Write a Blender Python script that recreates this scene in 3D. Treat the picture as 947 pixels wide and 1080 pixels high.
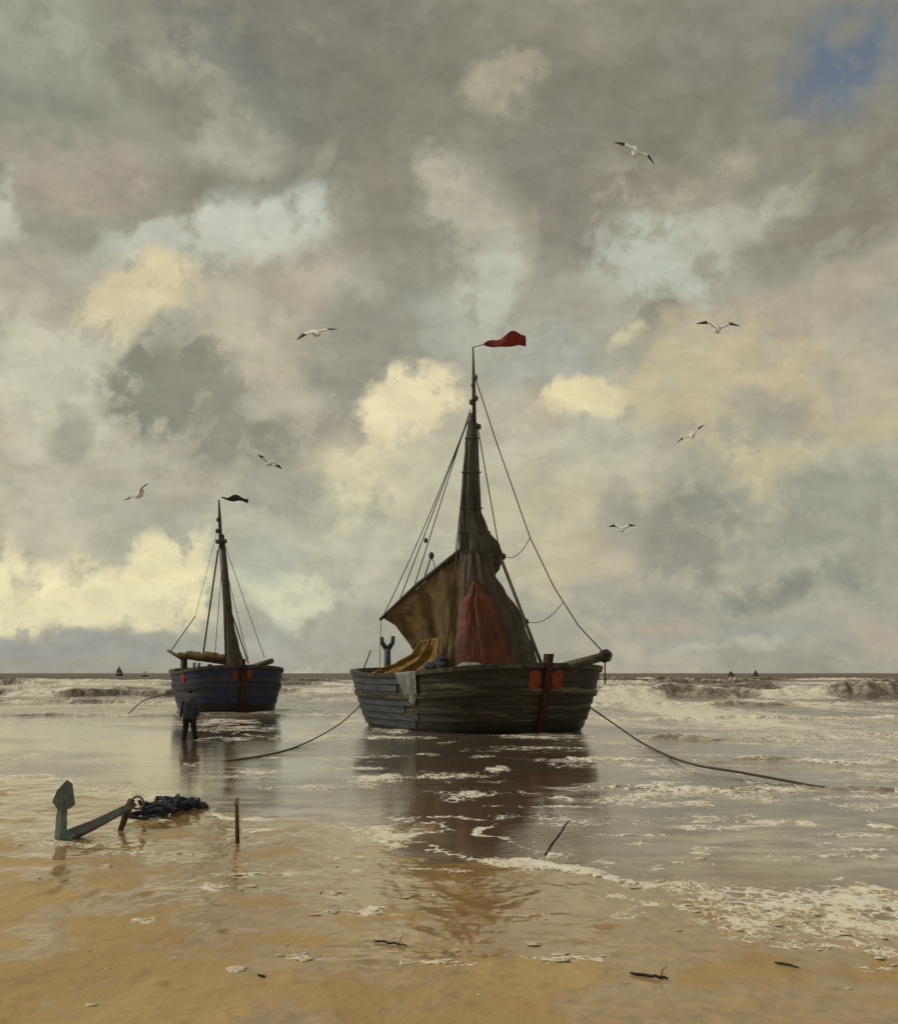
import bpy, math, random
import numpy as np
from mathutils import Vector, Matrix

# ------------------------------------------------------------------ reset
for o in list(bpy.data.objects):
    bpy.data.objects.remove(o, do_unlink=True)
scene = bpy.context.scene
C = scene.collection
RNG = random.Random(7)
F, H0, U0, V0 = 1300.0, 2.3, 473.5, 710.0       # focal (photo px), eye height, optical axis, horizon row

# ------------------------------------------------------------------ camera
cam = bpy.data.cameras.new('camera')
cam_o = bpy.data.objects.new('camera', cam); C.objects.link(cam_o)
cam_o.location = (0, 0, H0); cam_o.rotation_euler = (math.radians(90), 0, 0)
cam.sensor_fit = 'HORIZONTAL'; cam.sensor_width = 36.0
cam.lens = 36.0 * F / 947.0; cam.shift_y = 170.0 / 947.0
cam.clip_start = 0.1; cam.clip_end = 40000
scene.camera = cam_o
scene.cycles.max_bounces = 4; scene.cycles.diffuse_bounces = 2; scene.cycles.glossy_bounces = 3
scene.view_settings.view_transform = 'Standard'; scene.view_settings.look = 'None'
scene.view_settings.exposure = 0.20; scene.view_settings.gamma = 1.0
scene.view_settings.use_curve_mapping = False

SUN_EL, SUN_AZ = math.radians(42), math.radians(-78)     # from the left

def lin(c):
    return tuple((v/255/12.92) if v/255 <= 0.04045 else ((v/255+0.055)/1.055)**2.4 for v in c)

def P(u, v, Y):
    """photo pixel at a distance Y in front of the eye -> world point"""
    return Vector(((u-U0)/F*Y, Y, H0-(v-V0)/F*Y))
def G(u, v, z=0.0):
    """photo pixel lying on the flat shore -> world point"""
    return P(u, v, F*(H0-z)/(v-V0))

# ------------------------------------------------------------------ world: broken cloud over a clear sky
def build_world():
    w = bpy.data.worlds.new('World'); scene.world = w; w.use_nodes = True
    nt = w.node_tree; N = nt.nodes; L = nt.links
    N.clear()
    out = N.new('ShaderNodeOutputWorld'); bg = N.new('ShaderNodeBackground')
    bg.inputs['Strength'].default_value = 0.1
    L.new(bg.outputs[0], out.inputs[0])
    sky = N.new('ShaderNodeTexSky'); sky.sky_type = 'NISHITA'; sky.sun_disc = False
    sky.sun_elevation = SUN_EL; sky.sun_rotation = SUN_AZ
    tc = N.new('ShaderNodeTexCoord')
    def vm(op, a, b=None):
        n = N.new('ShaderNodeVectorMath'); n.operation = op
        for i, q in enumerate((a, b)):
            if q is None: continue
            if isinstance(q, (tuple, list)): n.inputs[i].default_value = q
            elif isinstance(q, (int, float)): n.inputs[3].default_value = q
            else: L.new(q, n.inputs[i])
        return n
    def ma(op, a, b=None):
        n = N.new('ShaderNodeMath'); n.operation = op
        for i, q in enumerate((a, b)):
            if q is None: continue
            if isinstance(q, (int, float)): n.inputs[i].default_value = q
            else: L.new(q, n.inputs[i])
        return n.outputs[0]
    def noise(vec, scale, detail, rough, dist=0.0):
        n = N.new('ShaderNodeTexNoise'); n.inputs['Scale'].default_value = scale
        n.inputs['Detail'].default_value = detail; n.inputs['Roughness'].default_value = rough
        n.inputs['Distortion'].default_value = dist
        L.new(vec, n.inputs['Vector']); return n
    def warp(vec, scale, detail, amp, rough=0.55):
        n = noise(vec, scale, detail, rough)
        s = vm('SUBTRACT', n.outputs['Color'], (0.5, 0.5, 0.5))
        m = vm('SCALE', s.outputs[0], None); m.inputs['Scale'].default_value = amp
        return vm('ADD', vec, m.outputs[0]).outputs[0]
    d0 = tc.outputs['Generated']
    flat = vm('MULTIPLY', d0, (1.0, 1.0, 1.7)).outputs[0]
    d1 = warp(d0, 7.0, 1.0, 0.085)
    d1 = warp(d1, 26.0, 2.0, 0.034)
    en = noise(d0, 40.0, 4.0, 0.60)                    # ragged, puffy cloud edges
    edge = ma('MINIMUM', ma('MAXIMUM', ma('MULTIPLY', ma('SUBTRACT', en.outputs[0], 0.36), 3.3), 0.0), 0.80)
    # cloud space: x to the right, z up, and the raggedness as third axis; also turned for tilted clouds
    def plane(tilt):
        v = d1
        if tilt:
            r = N.new('ShaderNodeVectorRotate'); r.rotation_type = 'Y_AXIS'; L.new(d1, r.inputs['Vector']); r.inputs['Angle'].default_value = -math.radians(tilt); v = r.outputs[0]
        sp = N.new('ShaderNodeSeparateXYZ'); cb = N.new('ShaderNodeCombineXYZ'); L.new(v, sp.inputs[0])
        L.new(sp.outputs[0], cb.inputs[0]); L.new(edge, cb.inputs[1]); L.new(sp.outputs[2], cb.inputs[2]); return cb.outputs[0]
    planes = {t: plane(t) for t in (0, -18, 18)}
    # base tone by elevation, the same all round the sky
    sx = N.new('ShaderNodeSeparateXYZ'); L.new(d1, sx.inputs[0])
    ramp = N.new('ShaderNodeValToRGB'); L.new(sx.outputs['Z'], ramp.inputs[0])
    cr = ramp.color_ramp
    stops = [(0.0, (150, 146, 134)), (0.05, (158, 154, 140)), (0.12, (168, 162, 142)), (0.22, (163, 158, 142)),
             (0.32, (148, 144, 130)), (0.42, (128, 125, 113)), (0.7, (138, 135, 124)), (1.0, (142, 139, 128))]
    while len(cr.elements) < len(stops): cr.elements.new(0.5)
    for e, (p, c) in zip(cr.elements, stops):
        e.position = p; e.color = (*lin(c), 1)
    col = ramp.outputs[0]
    def mix(fac, a, b, mode='MIX'):
        n = N.new('ShaderNodeMix'); n.data_type = 'RGBA'; n.blend_type = mode
        if isinstance(fac, (int, float)): n.inputs[0].default_value = fac
        else: L.new(fac, n.inputs[0])
        for i, q in ((6, a), (7, b)):
            if isinstance(q, tuple): n.inputs[i].default_value = (*q, 1) if len(q) == 3 else q
            else: L.new(q, n.inputs[i])
        return n.outputs[2]
    def mrange(v, a, b, c, d):
        n = N.new('ShaderNodeMapRange'); n.interpolation_type = 'SMOOTHSTEP'
        L.new(v, n.inputs[0])
        for i, q in enumerate((a, b, c, d)): n.inputs[i+1].default_value = q
        return n.outputs[0]
    # free cloud masses everywhere
    nA = noise(flat, 5.6, 4.0, 0.62)
    col = mix(mrange(nA.outputs[0], 0.53, 0.68, 0, 0.40), col, lin((190, 182, 156)))
    nB = noise(vm('ADD', flat, (7.3, 2.1, 4.4)).outputs[0], 6.4, 4.0, 0.62)
    col = mix(mrange(nB.outputs[0], 0.53, 0.68, 0, 0.40), col, lin((124, 122, 112)))
    # cloud bodies seen in this part of the sky: (u, v, ru, rv, tilt, colour, opacity, softness)
    clouds = [
     (200, 585, 300, 58, 0, (186, 182, 160), .6, 1), (470, 500, 170, 70, 0, (184, 177, 154), .6, 1), (800, 440, 170, 80, 0, (176, 167, 142), .5, 1),
     (80, 400, 150, 110, 0, (180, 177, 158), .5, 1), (130, 90, 150, 90, 0, (150, 148, 134), .5, 1),
     (40, 35, 95, 48, 0, (152, 153, 137), .8, .9), (55, 105, 65, 38, 0, (122, 123, 111), .75, .8),
     (165, 72, 60, 26, 20, (120, 119, 107), .7, .8), (196, 50, 42, 22, 10, (168, 164, 148), .75, .6),
     (235, 118, 50, 28, -25, (168, 163, 148), .75, .6), (300, 25, 150, 55, 0, (116, 115, 109), .9, .8),
     (400, 95, 130, 90, 10, (121, 117, 106), .9, .8), (330, 150, 40, 10, -36, (156, 151, 135), .5, 1),
     (85, 175, 95, 55, 0, (158, 149, 133), .8, .9), (190, 182, 62, 36, -15, (124, 120, 109), .8, .8),
     (100, 258, 70, 26, 0, (135, 134, 121), .6, .8), (245, 188, 30, 24, 0, (155, 155, 144), .7, .8),
     (262, 243, 92, 44, -22, (184, 187, 175), .95, .7), (150, 282, 72, 30, -12, (178, 180, 167), .85, .7),
     (6, 228, 16, 36, 0, (182, 183, 167), .8, .7), (40, 300, 60, 40, 0, (160, 155, 140), .7, .8),
     (345, 300, 66, 44, 0, (174, 165, 147), .8, .8), (140, 328, 62, 32, -12, (203, 191, 154), .9, .6),
     (420, 245, 75, 60, 0, (134, 129, 117), .85, .8), (470, 170, 90, 60, 0, (130, 124, 112), .8, .9),
     (40, 405, 105, 70, 0, (186, 183, 162), .85, .8), (250, 345, 60, 24, 0, (178, 172, 152), .7, .8),
     (165, 405, 66, 34, -12, (127, 125, 112), .95, .5), (250, 445, 95, 52, 12, (132, 130, 118), .9, .7),
     (395, 375, 80, 60, -30, (139, 136, 124), .9, .7), (62, 462, 26, 24, 0, (142, 140, 126), .7, .7),
     (300, 421, 40, 18, -15, (174, 170, 152), .8, .7), (355, 455, 50, 32, 0, (150, 146, 130), .7, .8),
     (475, 340, 45, 45, 0, (166, 166, 153), .8, .8), (428, 442, 58, 34, -18, (216, 204, 167), .95, .45),
     (392, 508, 66, 44, 0, (202, 193, 162), .85, .8), (440, 520, 40, 50, 0, (178, 171, 150), .7, .8),
     (170, 540, 80, 42, 0, (158, 155, 140), .8, .8), (300, 535, 40, 24, 0, (146, 143, 131), .8, .7),
     (60, 530, 70, 34, 0, (176, 173, 154), .7, .8), (50, 618, 110, 36, 0, (222, 214, 174), .95, .7),
     (180, 604, 52, 44, -18, (218, 208, 168), .95, .5), (125, 634, 90, 24, 0, (208, 200, 164), .85, .7),
     (100, 676, 150, 20, 0, (147, 149, 141), .85, .7), (330, 618, 48, 26, -8, (197, 194, 168), .85, .6),
     (285, 590, 45, 22, 0, (160, 160, 148), .8, .8), (300, 668, 80, 24, 0, (160, 157, 148), .8, .8),
     (320, 696, 36, 7, 0, (190, 182, 156), .7, 1),
     (620, 110, 170, 110, 0, (123, 119, 107), .9, .9), (533, 107, 34, 30, 20, (164, 156, 136), .85, .7),
     (600, 25, 70, 26, 0, (138, 133, 118), .6, .9), (500, 245, 46, 58, 25, (174, 168, 150), .85, .7),
     (497, 285, 30, 36, 0, (178, 178, 164), .8, .8), (590, 215, 75, 48, 20, (127, 123, 113), .85, .8),
     (693, 278, 74, 48, 15, (174, 179, 167), .95, .5), (790, 236, 62, 26, -24, (170, 170, 155), .85, .6),
     (821, 200, 8, 20, 10, (168, 162, 140), .8, .7), (890, 160, 70, 40, 0, (136, 130, 114), .75, .9),
     (870, 222, 78, 46, -12, (126, 119, 107), .85, .8), (875, 312, 92, 28, -10, (167, 157, 138), .8, .7),
     (600, 310, 60, 40, 0, (158, 152, 140), .8, .8), (705, 356, 24, 20, 0, (130, 126, 116), .9, .5),
     (570, 385, 75, 44, 0, (162, 162, 152), .8, .7), (617, 432, 54, 22, -6, (214, 202, 162), .95, .45),
     (667, 368, 26, 11, 0, (200, 187, 153), .85, .6), (765, 415, 100, 60, 0, (181, 169, 138), .85, .8),
     (610, 490, 80, 36, 0, (180, 174, 152), .75, .8), (820, 492, 62, 24, 0, (188, 178, 146), .8, .7),
     (735, 552, 68, 46, 0, (136, 134, 124), .9, .7), (815, 445, 36, 26, 0, (150, 145, 134), .8, .8),
     (895, 545, 80, 50, 0, (146, 144, 132), .85, .8), (920, 450, 62, 22, 0, (176, 166, 138), .75, .8),
     (580, 575, 60, 60, 0, (181, 172, 146), .8, .8), (640, 540, 24, 24, 0, (140, 137, 128), .6, .8),
     (830, 622, 76, 22, 0, (130, 130, 120), .9, .7), (690, 628, 75, 32, 0, (150, 148, 139), .85, .8),
     (710, 655, 32, 10, 0, (166, 152, 134), .7, .8), (910, 655, 60, 28, 0, (166, 157, 140), .8, .8),
     (770, 675, 130, 16, 0, (150, 149, 140), .8, .8), (745, 687, 26, 6, 0, (176, 171, 156), .6, 1),
     (800, 683, 30, 7, 0, (182, 176, 160), .6, 1), (860, 690, 40, 5, 0, (165, 160, 146), .6, .8)]
    cur = dict(planes)
    def chain(col):           # keeps the shader's evaluation order sequential (small register stack)
        for t in planes:
            q = vm('MULTIPLY_ADD', col, (1e-9, 1e-9, 1e-9)); L.new(planes[t], q.inputs[2]); cur[t] = q.outputs[0]
    def blob(u, v, ru, rv, rot):
        t = 0 if abs(rot) < 9 else (18 if rot > 0 else -18)
        d = Vector(((u-U0)/F, 1, (V0-v)/F)); k = d.length; d.normalize()
        d = Matrix.Rotation(-math.radians(t), 3, 'Y') @ d
        sx, sz = F*k/ru, F*k/rv
        q = vm('MULTIPLY_ADD', cur[t], (sx, 1.0, sz)); q.inputs[2].default_value = (-d.x*sx, 0.0, -d.z*sz)
        return vm('LENGTH', q.outputs[0]).outputs['Value']
    for ci, (u, v, ru, rv, rot, c, op, soft) in enumerate(clouds):
        if ci % 6 == 5: chain(col)
        ln = blob(u, v, ru*1.26, rv*1.26, rot)
        col = mix(mrange(ln, 1+soft*0.30, 1-soft*0.58, 0, op), col, lin(c))
    chain(col)
    # brushy brightness break-up
    st = noise(vm('MULTIPLY', d0, (1.0, 1.0, 1.8)).outputs[0], 30.0, 4.0, 0.66)
    g = mrange(st.outputs[0], 0.28, 0.72, 0.90, 1.09)
    gm = vm('SCALE', col, None); L.new(g, gm.inputs['Scale'])
    tint = mix(mrange(nA.outputs[0], 0.35, 0.65, 0, 1), (0.98, 1.02, 1.005), (1.01, 1.0, 0.97))
    gm2 = vm('MULTIPLY', gm.outputs[0], tint)
    ten = vm('SCALE', gm2.outputs[0], None); ten.inputs['Scale'].default_value = 10.0
    # the one rent in the cloud where the clear sky shows
    gap = mrange(blob(893, 72, 60, 56, 0), 1.5, 0.3, 0, 0.72)
    gap = ma('SUBTRACT', gap, mrange(blob(908, 42, 22, 20, 0), 1.3, 0.4, 0, 0.5)); 
    gap = ma('MAXIMUM', gap, 0.0)
    blue = vm('SCALE', sky.outputs[0], None); blue.inputs['Scale'].default_value = 0.62
    fin = mix(gap, ten.outputs[0], blue.outputs[0])
    L.new(fin, bg.inputs['Color'])
    w.cycles.sampling_method = 'NONE'      # a soft, even sky needs no guiding
build_world()

# ------------------------------------------------------------------ sun, veiled by cloud
sl = bpy.data.lights.new('sun', 'SUN'); sl.energy = 1.5; sl.angle = math.radians(12); sl.color = (1.0, 0.94, 0.84)
so = bpy.data.objects.new('sun', sl); C.objects.link(so)
sd = Vector((math.sin(SUN_AZ)*math.cos(SUN_EL), math.cos(SUN_AZ)*math.cos(SUN_EL), math.sin(SUN_EL)))
so.rotation_euler = sd.to_track_quat('Z', 'Y').to_euler(); so.location = (0, 0, 60)

# ------------------------------------------------------------------ helpers
def tag(o, label=None, cat=None, group=None, kind=None):
    if label: o['label'] = label
    if cat: o['category'] = cat
    if group: o['group'] = group
    if kind: o['kind'] = kind
    return o
def empty(name, loc, rz=0.0):
    o = bpy.data.objects.new(name, None); C.objects.link(o)
    o.location = loc; o.rotation_euler = (0, 0, rz); o.empty_display_size = 0.2
    o['_m'] = 0
    del o['_m']
    return o
def wmat(o):
    return Matrix.LocRotScale(o.location, o.rotation_euler, o.scale)
class MB:
    """collects shapes in world space (or in the local space given by M)"""
    def __init__(s, M=None): s.v = []; s.f = []; s.M = M
    def pt(s, p):
        p = Vector(p); return s.M @ p if s.M else p
    def add(s, verts, faces):
        b = len(s.v); s.v += [s.pt(p) for p in verts]; s.f += [tuple(i+b for i in f) for f in faces]; return s
    def tube(s, pts, r, n=7, cap=True):
        pts = [s.pt(p) for p in pts]; m = len(pts)
        rs = r if isinstance(r, (list, tuple)) else [r]*m
        if len(rs) != m: rs = [rs[0]+(rs[-1]-rs[0])*i/(m-1) for i in range(m)]
        b = len(s.v)
        up = None
        for i, p in enumerate(pts):
            t = (pts[min(i+1, m-1)]-pts[max(i-1, 0)]).normalized()
            if up is None:
                up = Vector((0, 0, 1)) if abs(t.z) < 0.9 else Vector((1, 0, 0))
            a = t.cross(up).normalized(); c = a.cross(t).normalized(); up = c
            for k in range(n):
                q = 2*math.pi*k/n
                s.v.append(p+(a*math.cos(q)+c*math.sin(q))*rs[i])
        for i in range(m-1):
            for k in range(n):
                k2 = (k+1) % n
                s.f.append((b+i*n+k, b+i*n+k2, b+(i+1)*n+k2, b+(i+1)*n+k))
        if cap:
            s.f.append(tuple(b+k for k in reversed(range(n)))); s.f.append(tuple(b+(m-1)*n+k for k in range(n)))
        return s
    def box(s, c, sx, sy, sz, R=None):
        vs = []
        for dz in (-1, 1):
            for dx, dy in ((-1, -1), (1, -1), (1, 1), (-1, 1)):
                q = Vector((dx*sx/2, dy*sy/2, dz*sz/2))
                vs.append(Vector(c)+(R @ q if R else q))
        s.add(vs, [(3, 2, 1, 0), (4, 5, 6, 7), (0, 1, 5, 4), (1, 2, 6, 5), (2, 3, 7, 6), (3, 0, 4, 7)]); return s
    def ball(s, c, rx, ry, rz, n=10, m=6, R=None, jit=0.0, rng=RNG):
        c = Vector(c); vs = []; fs = []
        for i in range(m+1):
            th = math.pi*i/m
            for k in range(n):
                ph = 2*math.pi*k/n
                j = 1+rng.uniform(-jit, jit)
                q = Vector((rx*math.sin(th)*math.cos(ph)*j, ry*math.sin(th)*math.sin(ph)*j, rz*math.cos(th)*j))
                vs.append(c+(R @ q if R else q))
        for i in range(m):
            for k in range(n):
                k2 = (k+1) % n
                fs.append((i*n+k, (i+1)*n+k, (i+1)*n+k2, i*n+k2))
        s.add(vs, fs); return s
    def build(s, name, mat, parent=None, smooth=True):
        me = bpy.data.meshes.new(name)
        vs = s.v
        if parent is not None:
            root = parent
            chain = []
            while root is not None:
                chain.append(root); root = root.parent
            Mi = Matrix.Identity(4)
            for q in reversed(chain): Mi = Mi @ wmat(q)
            Mi = Mi.inverted(); vs = [Mi @ p for p in vs]
        me.from_pydata([tuple(p) for p in vs], [], s.f); me.update()
        if smooth: me.polygons.foreach_set('use_smooth', [True]*len(me.polygons))
        me.materials.append(mat)
        o = bpy.data.objects.new(name, me); C.objects.link(o)
        if parent is not None: o.parent = parent
        return o
def grid_faces(nu, nv):
    i, j = np.meshgrid(np.arange(nv-1), np.arange(nu-1), indexing='ij')
    a = i*nu+j
    return np.stack([a, a+1, a+1+nu, a+nu], -1).reshape(-1, 4)
def np_mesh(name, co, faces, mat, attrs=None):
    me = bpy.data.meshes.new(name)
    nf = len(faces)
    me.vertices.add(len(co)); me.vertices.foreach_set('co', co.astype(np.float32).ravel())
    me.loops.add(nf*4); me.loops.foreach_set('vertex_index', faces.astype(np.int32).ravel())
    me.polygons.add(nf)
    me.polygons.foreach_set('loop_start', np.arange(0, nf*4, 4, dtype=np.int32))
    me.polygons.foreach_set('use_smooth', np.ones(nf, dtype=bool))
    me.update(calc_edges=True); me.validate()
    for k, a in (attrs or {}).items():
        at = me.attributes.new(k, 'FLOAT', 'POINT'); at.data.foreach_set('value', a.astype(np.float32).ravel())
    me.materials.append(mat)
    o = bpy.data.objects.new(name, me); C.objects.link(o); return o
# gradient noise on arrays
def perlin(x, y, seed=0):
    r = np.random.RandomState(seed); perm = r.permutation(512); perm = np.concatenate([perm, perm])
    ang = r.rand(512)*2*np.pi; gx, gy = np.cos(ang), np.sin(ang)
    xi = np.floor(x).astype(np.int64); yi = np.floor(y).astype(np.int64)
    xf, yf = x-xi, y-yi; xi &= 511; yi &= 511
    def gr(a, b, dx, dy):
        h = perm[(perm[a & 511]+b) & 511]; return gx[h]*dx+gy[h]*dy
    u = xf*xf*xf*(xf*(xf*6-15)+10); v = yf*yf*yf*(yf*(yf*6-15)+10)
    a = gr(xi, yi, xf, yf); b = gr(xi+1, yi, xf-1, yf); c = gr(xi, yi+1, xf, yf-1); d = gr(xi+1, yi+1, xf-1, yf-1)
    return ((a+u*(b-a))+v*((c+u*(d-c))-(a+u*(b-a))))*1.5
def fbm(x, y, o=4, seed=0, g=0.5):
    s = 0; a = 1; t = 0
    for i in range(o):
        s = s+a*perlin(x*2**i+i*13.7, y*2**i+i*7.1, seed+i); t += a; a *= g
    return s/t
def sst(a, b, x):
    t = np.clip((x-a)/(b-a), 0, 1); return t*t*(3-2*t)

# ------------------------------------------------------------------ materials
class NT:
    def __init__(s, name):
        s.m = bpy.data.materials.new(name); s.m.use_nodes = True
        s.t = s.m.node_tree; s.N = s.t.nodes; s.L = s.t.links
        s.p = s.N['Principled BSDF']
    def n(s, ty, **kw):
        q = s.N.new(ty)
        for k, v in kw.items(): setattr(q, k, v)
        return q
    def put(s, sock, v):
        if hasattr(v, 'is_output') or isinstance(v, bpy.types.NodeSocket): s.L.new(v, sock)
        else: sock.default_value = v
    def noise(s, vec, scale, detail=4, rough=0.55, dist=0.0):
        q = s.n('ShaderNodeTexNoise'); s.L.new(vec, q.inputs['Vector'])
        q.inputs['Scale'].default_value = scale; q.inputs['Detail'].default_value = detail
        q.inputs['Roughness'].default_value = rough; q.inputs['Distortion'].default_value = dist
        return q.outputs[0]
    def mapr(s, v, a, b, c=0.0, d=1.0):
        q = s.n('ShaderNodeMapRange'); q.interpolation_type = 'SMOOTHSTEP'; s.put(q.inputs[0], v)
        for i, z in enumerate((a, b, c, d)): s.put(q.inputs[i+1], z)
        return q.outputs[0]
    def mix(s, f, a, b, mode='MIX'):
        q = s.n('ShaderNodeMix', data_type='RGBA', blend_type=mode); s.put(q.inputs[0], f)
        for i, z in ((6, a), (7, b)): s.put(q.inputs[i], (*z, 1) if isinstance(z, tuple) and len(z) == 3 else z)
        return q.outputs[2]
    def math(s, op, a, b=0.0):
        q = s.n('ShaderNodeMath', operation=op); s.put(q.inputs[0], a); s.put(q.inputs[1], b); return q.outputs[0]
    def obj(s, sc=(1, 1, 1), rot=(0, 0, 0)):
        t = s.n('ShaderNodeTexCoord'); mp = s.n('ShaderNodeMapping'); s.L.new(t.outputs['Object'], mp.inputs[0])
        mp.inputs['Scale'].default_value = sc; mp.inputs['Rotation'].default_value = rot
        return mp.outputs[0]
    def pos(s, sc=(1, 1, 1)):
        t = s.n('ShaderNodeNewGeometry'); mp = s.n('ShaderNodeMapping'); s.L.new(t.outputs['Position'], mp.inputs[0])
        mp.inputs['Scale'].default_value = sc; return mp.outputs[0]
    def attr(s, name):
        q = s.n('ShaderNodeAttribute'); q.attribute_name = name; return q.outputs['Fac']
    def bump(s, h, strength, dist):
        q = s.n('ShaderNodeBump'); s.put(q.inputs['Strength'], strength); s.put(q.inputs['Distance'], dist); s.put(q.inputs['Height'], h)
        return q.outputs[0]
def mat_simple(name, c1, c2, scale=6.0, rough=0.75, stretch=(1, 1, 1), bump=0.3, bd=0.02, c3=None, spec=0.3):
    m = NT(name); v = m.obj(stretch)
    a = m.noise(v, scale, 6, 0.62); col = m.mix(m.mapr(a, 0.36, 0.66), lin(c1), lin(c2))
    if c3 is not None:
        b = m.noise(m.obj(tuple(0.6*q+0.1 for q in stretch)), scale*0.6, 5, 0.65); col = m.mix(m.mapr(b, 0.50, 0.70, 0, 0.8), col, lin(c3))
    m.put(m.p.inputs['Base Color'], col)
    m.put(m.p.inputs['Roughness'], m.mapr(a, 0.2, 0.8, rough-0.12, rough+0.1))
    m.put(m.p.inputs['Specular IOR Level'], spec)
    m.put(m.p.inputs['Normal'], m.bump(m.noise(v, scale*3, 5, 0.6), bump, bd))
    return m.m

def water_material():
    m = NT('sea_water')
    pos = m.pos((1, 1, 1)); foam_a = m.attr('foam'); shal = m.attr('shallow'); thin = m.attr('chop')
    f1 = m.noise(m.pos((1, 0.6, 1)), 1.3, 6, 0.68)
    f2 = m.noise(m.pos((1, 0.8, 1)), 7.0, 6, 0.70)
    fn = m.math('ADD', m.math('MULTIPLY', f1, 0.55), m.math('MULTIPLY', f2, 0.45))
    vo = m.n('ShaderNodeTexVoronoi'); vo.feature = 'DISTANCE_TO_EDGE'; vo.inputs['Scale'].default_value = 5.0; m.L.new(m.pos((1, 0.7, 1)), vo.inputs['Vector'])
    lace = m.mapr(vo.outputs['Distance'], 0.14, 0.02, -0.10, 0.26)
    nn = m.math('ADD', m.mapr(fn, 0.32, 0.68), lace)
    thr = m.math('SUBTRACT', 1.03, foam_a)
    fm = m.mapr(nn, m.math('SUBTRACT', thr, 0.16), m.math('ADD', thr, 0.20), 0, 0.95)
    fm = m.math('MULTIPLY', fm, m.mapr(foam_a, 0.03, 0.25))
    film = m.attr('film'); fs = m.noise(m.pos((0.34, 0.50, 1)), 2.4, 7, 0.70)
    fl = m.math('MULTIPLY', film, m.mapr(fs, 0.38, 0.62, 0.05, 1.1))
    hue = m.noise(m.pos((0.35, 0.12, 1)), 1.0, 4, 0.55)
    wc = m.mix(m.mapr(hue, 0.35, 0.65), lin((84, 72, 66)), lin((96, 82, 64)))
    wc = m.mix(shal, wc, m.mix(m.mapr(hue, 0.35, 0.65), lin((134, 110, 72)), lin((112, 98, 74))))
    fcol = m.mix(m.mapr(f2, 0.35, 0.65), lin((226, 218, 190)), lin((245, 240, 222)))
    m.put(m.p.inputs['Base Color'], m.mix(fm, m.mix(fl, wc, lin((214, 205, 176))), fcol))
    far = m.mapr(thin, 1.0, 3.0)
    m.put(m.p.inputs['Roughness'], m.math('MAXIMUM', m.mapr(fm, 0, 1, 0.05, 0.8), m.math('ADD', m.math('MULTIPLY', far, 0.45), m.math('MULTIPLY', fl, 0.18))))
    m.put(m.p.inputs['Specular IOR Level'], m.mapr(thin, 1.0, 3.0, 0.5, 0.14))
    m.put(m.p.inputs['IOR'], 1.333)
    r1 = m.noise(m.pos((1, 2.2, 1)), 3.0, 4, 0.6); r2 = m.noise(m.pos((1, 1.4, 1)), 14.0, 3, 0.5)
    hh = m.math('ADD', m.math('MULTIPLY', r1, 0.7), m.math('MULTIPLY', r2, 0.3))
    b1 = m.bump(hh, 1.0, m.math('MULTIPLY', thin, 0.11))
    b2 = m.n('ShaderNodeBump'); m.put(b2.inputs['Strength'], m.math('MULTIPLY', fm, 0.8)); b2.inputs['Distance'].default_value = 0.05
    m.L.new(fn, b2.inputs['Height']); m.L.new(b1, b2.inputs['Normal'])
    m.put(m.p.inputs['Normal'], b2.outputs[0])
    return m.m
def sand_material():
    m = NT('wet_sand')
    wet = m.attr('wet'); foam_a = m.attr('foam')
    n1 = m.noise(m.pos((0.5, 0.22, 1)), 1.0, 5, 0.6, 0.3); n2 = m.noise(m.pos((1, 0.6, 1)), 7.0, 6, 0.65); n3 = m.noise(m.pos(), 160.0, 3, 0.6)
    dry = m.mix(m.mapr(n1, 0.38, 0.62), lin((204, 174, 114)), lin((180, 148, 92)))
    dry = m.mix(m.mapr(n2, 0.5, 0.72, 0, 0.5), dry, lin((146, 118, 76)))
    dry = m.mix(m.mapr(n3, 0.35, 0.7, 0, 0.35), dry, lin((120, 96, 62)))
    wetc = m.mix(m.mapr(n2, 0.4, 0.6), lin((176, 144, 94)), lin((156, 128, 84)))
    w = m.mapr(m.math('ADD', wet, m.math('MULTIPLY', m.math('SUBTRACT', n2, 0.5), 0.5)), 0.35, 0.75)
    col = m.mix(w, dry, wetc)
    f1 = m.noise(m.pos((1, 0.6, 1)), 6.0, 7, 0.70)
    vo = m.n('ShaderNodeTexVoronoi'); vo.feature = 'DISTANCE_TO_EDGE'; vo.inputs['Scale'].default_value = 11.0; m.L.new(m.pos((1, 0.7, 1)), vo.inputs['Vector'])
    lace = m.mapr(vo.outputs['Distance'], 0.14, 0.02, -0.12, 0.30)
    thr = m.math('SUBTRACT', 1.03, foam_a)
    fm = m.mapr(m.math('ADD', m.mapr(f1, 0.32, 0.68), lace), m.math('SUBTRACT', thr, 0.16), m.math('ADD', thr, 0.2), 0, 0.95)
    fm = m.math('MULTIPLY', fm, m.mapr(foam_a, 0.03, 0.25))
    col = m.mix(fm, col, lin((236, 228, 204)))
    m.put(m.p.inputs['Base Color'], col)
    ro = m.mapr(w, 0, 1, 0.42, 0.06)
    m.put(m.p.inputs['Roughness'], m.math('MAXIMUM', ro, m.math('MULTIPLY', fm, 0.8)))
    m.put(m.p.inputs['IOR'], 1.34)
    m.put(m.p.inputs['Specular IOR Level'], m.mapr(w, 0, 1, 0.35, 0.5))
    hb = m.math('ADD', m.math('MULTIPLY', n2, 0.7), m.math('MULTIPLY', n3, 0.12))
    m.put(m.p.inputs['Normal'], m.bump(hb, m.mapr(w, 0, 1, 0.55, 0.04), 0.05))
    return m.m
M_WATER = water_material(); M_SAND = sand_material()
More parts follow.
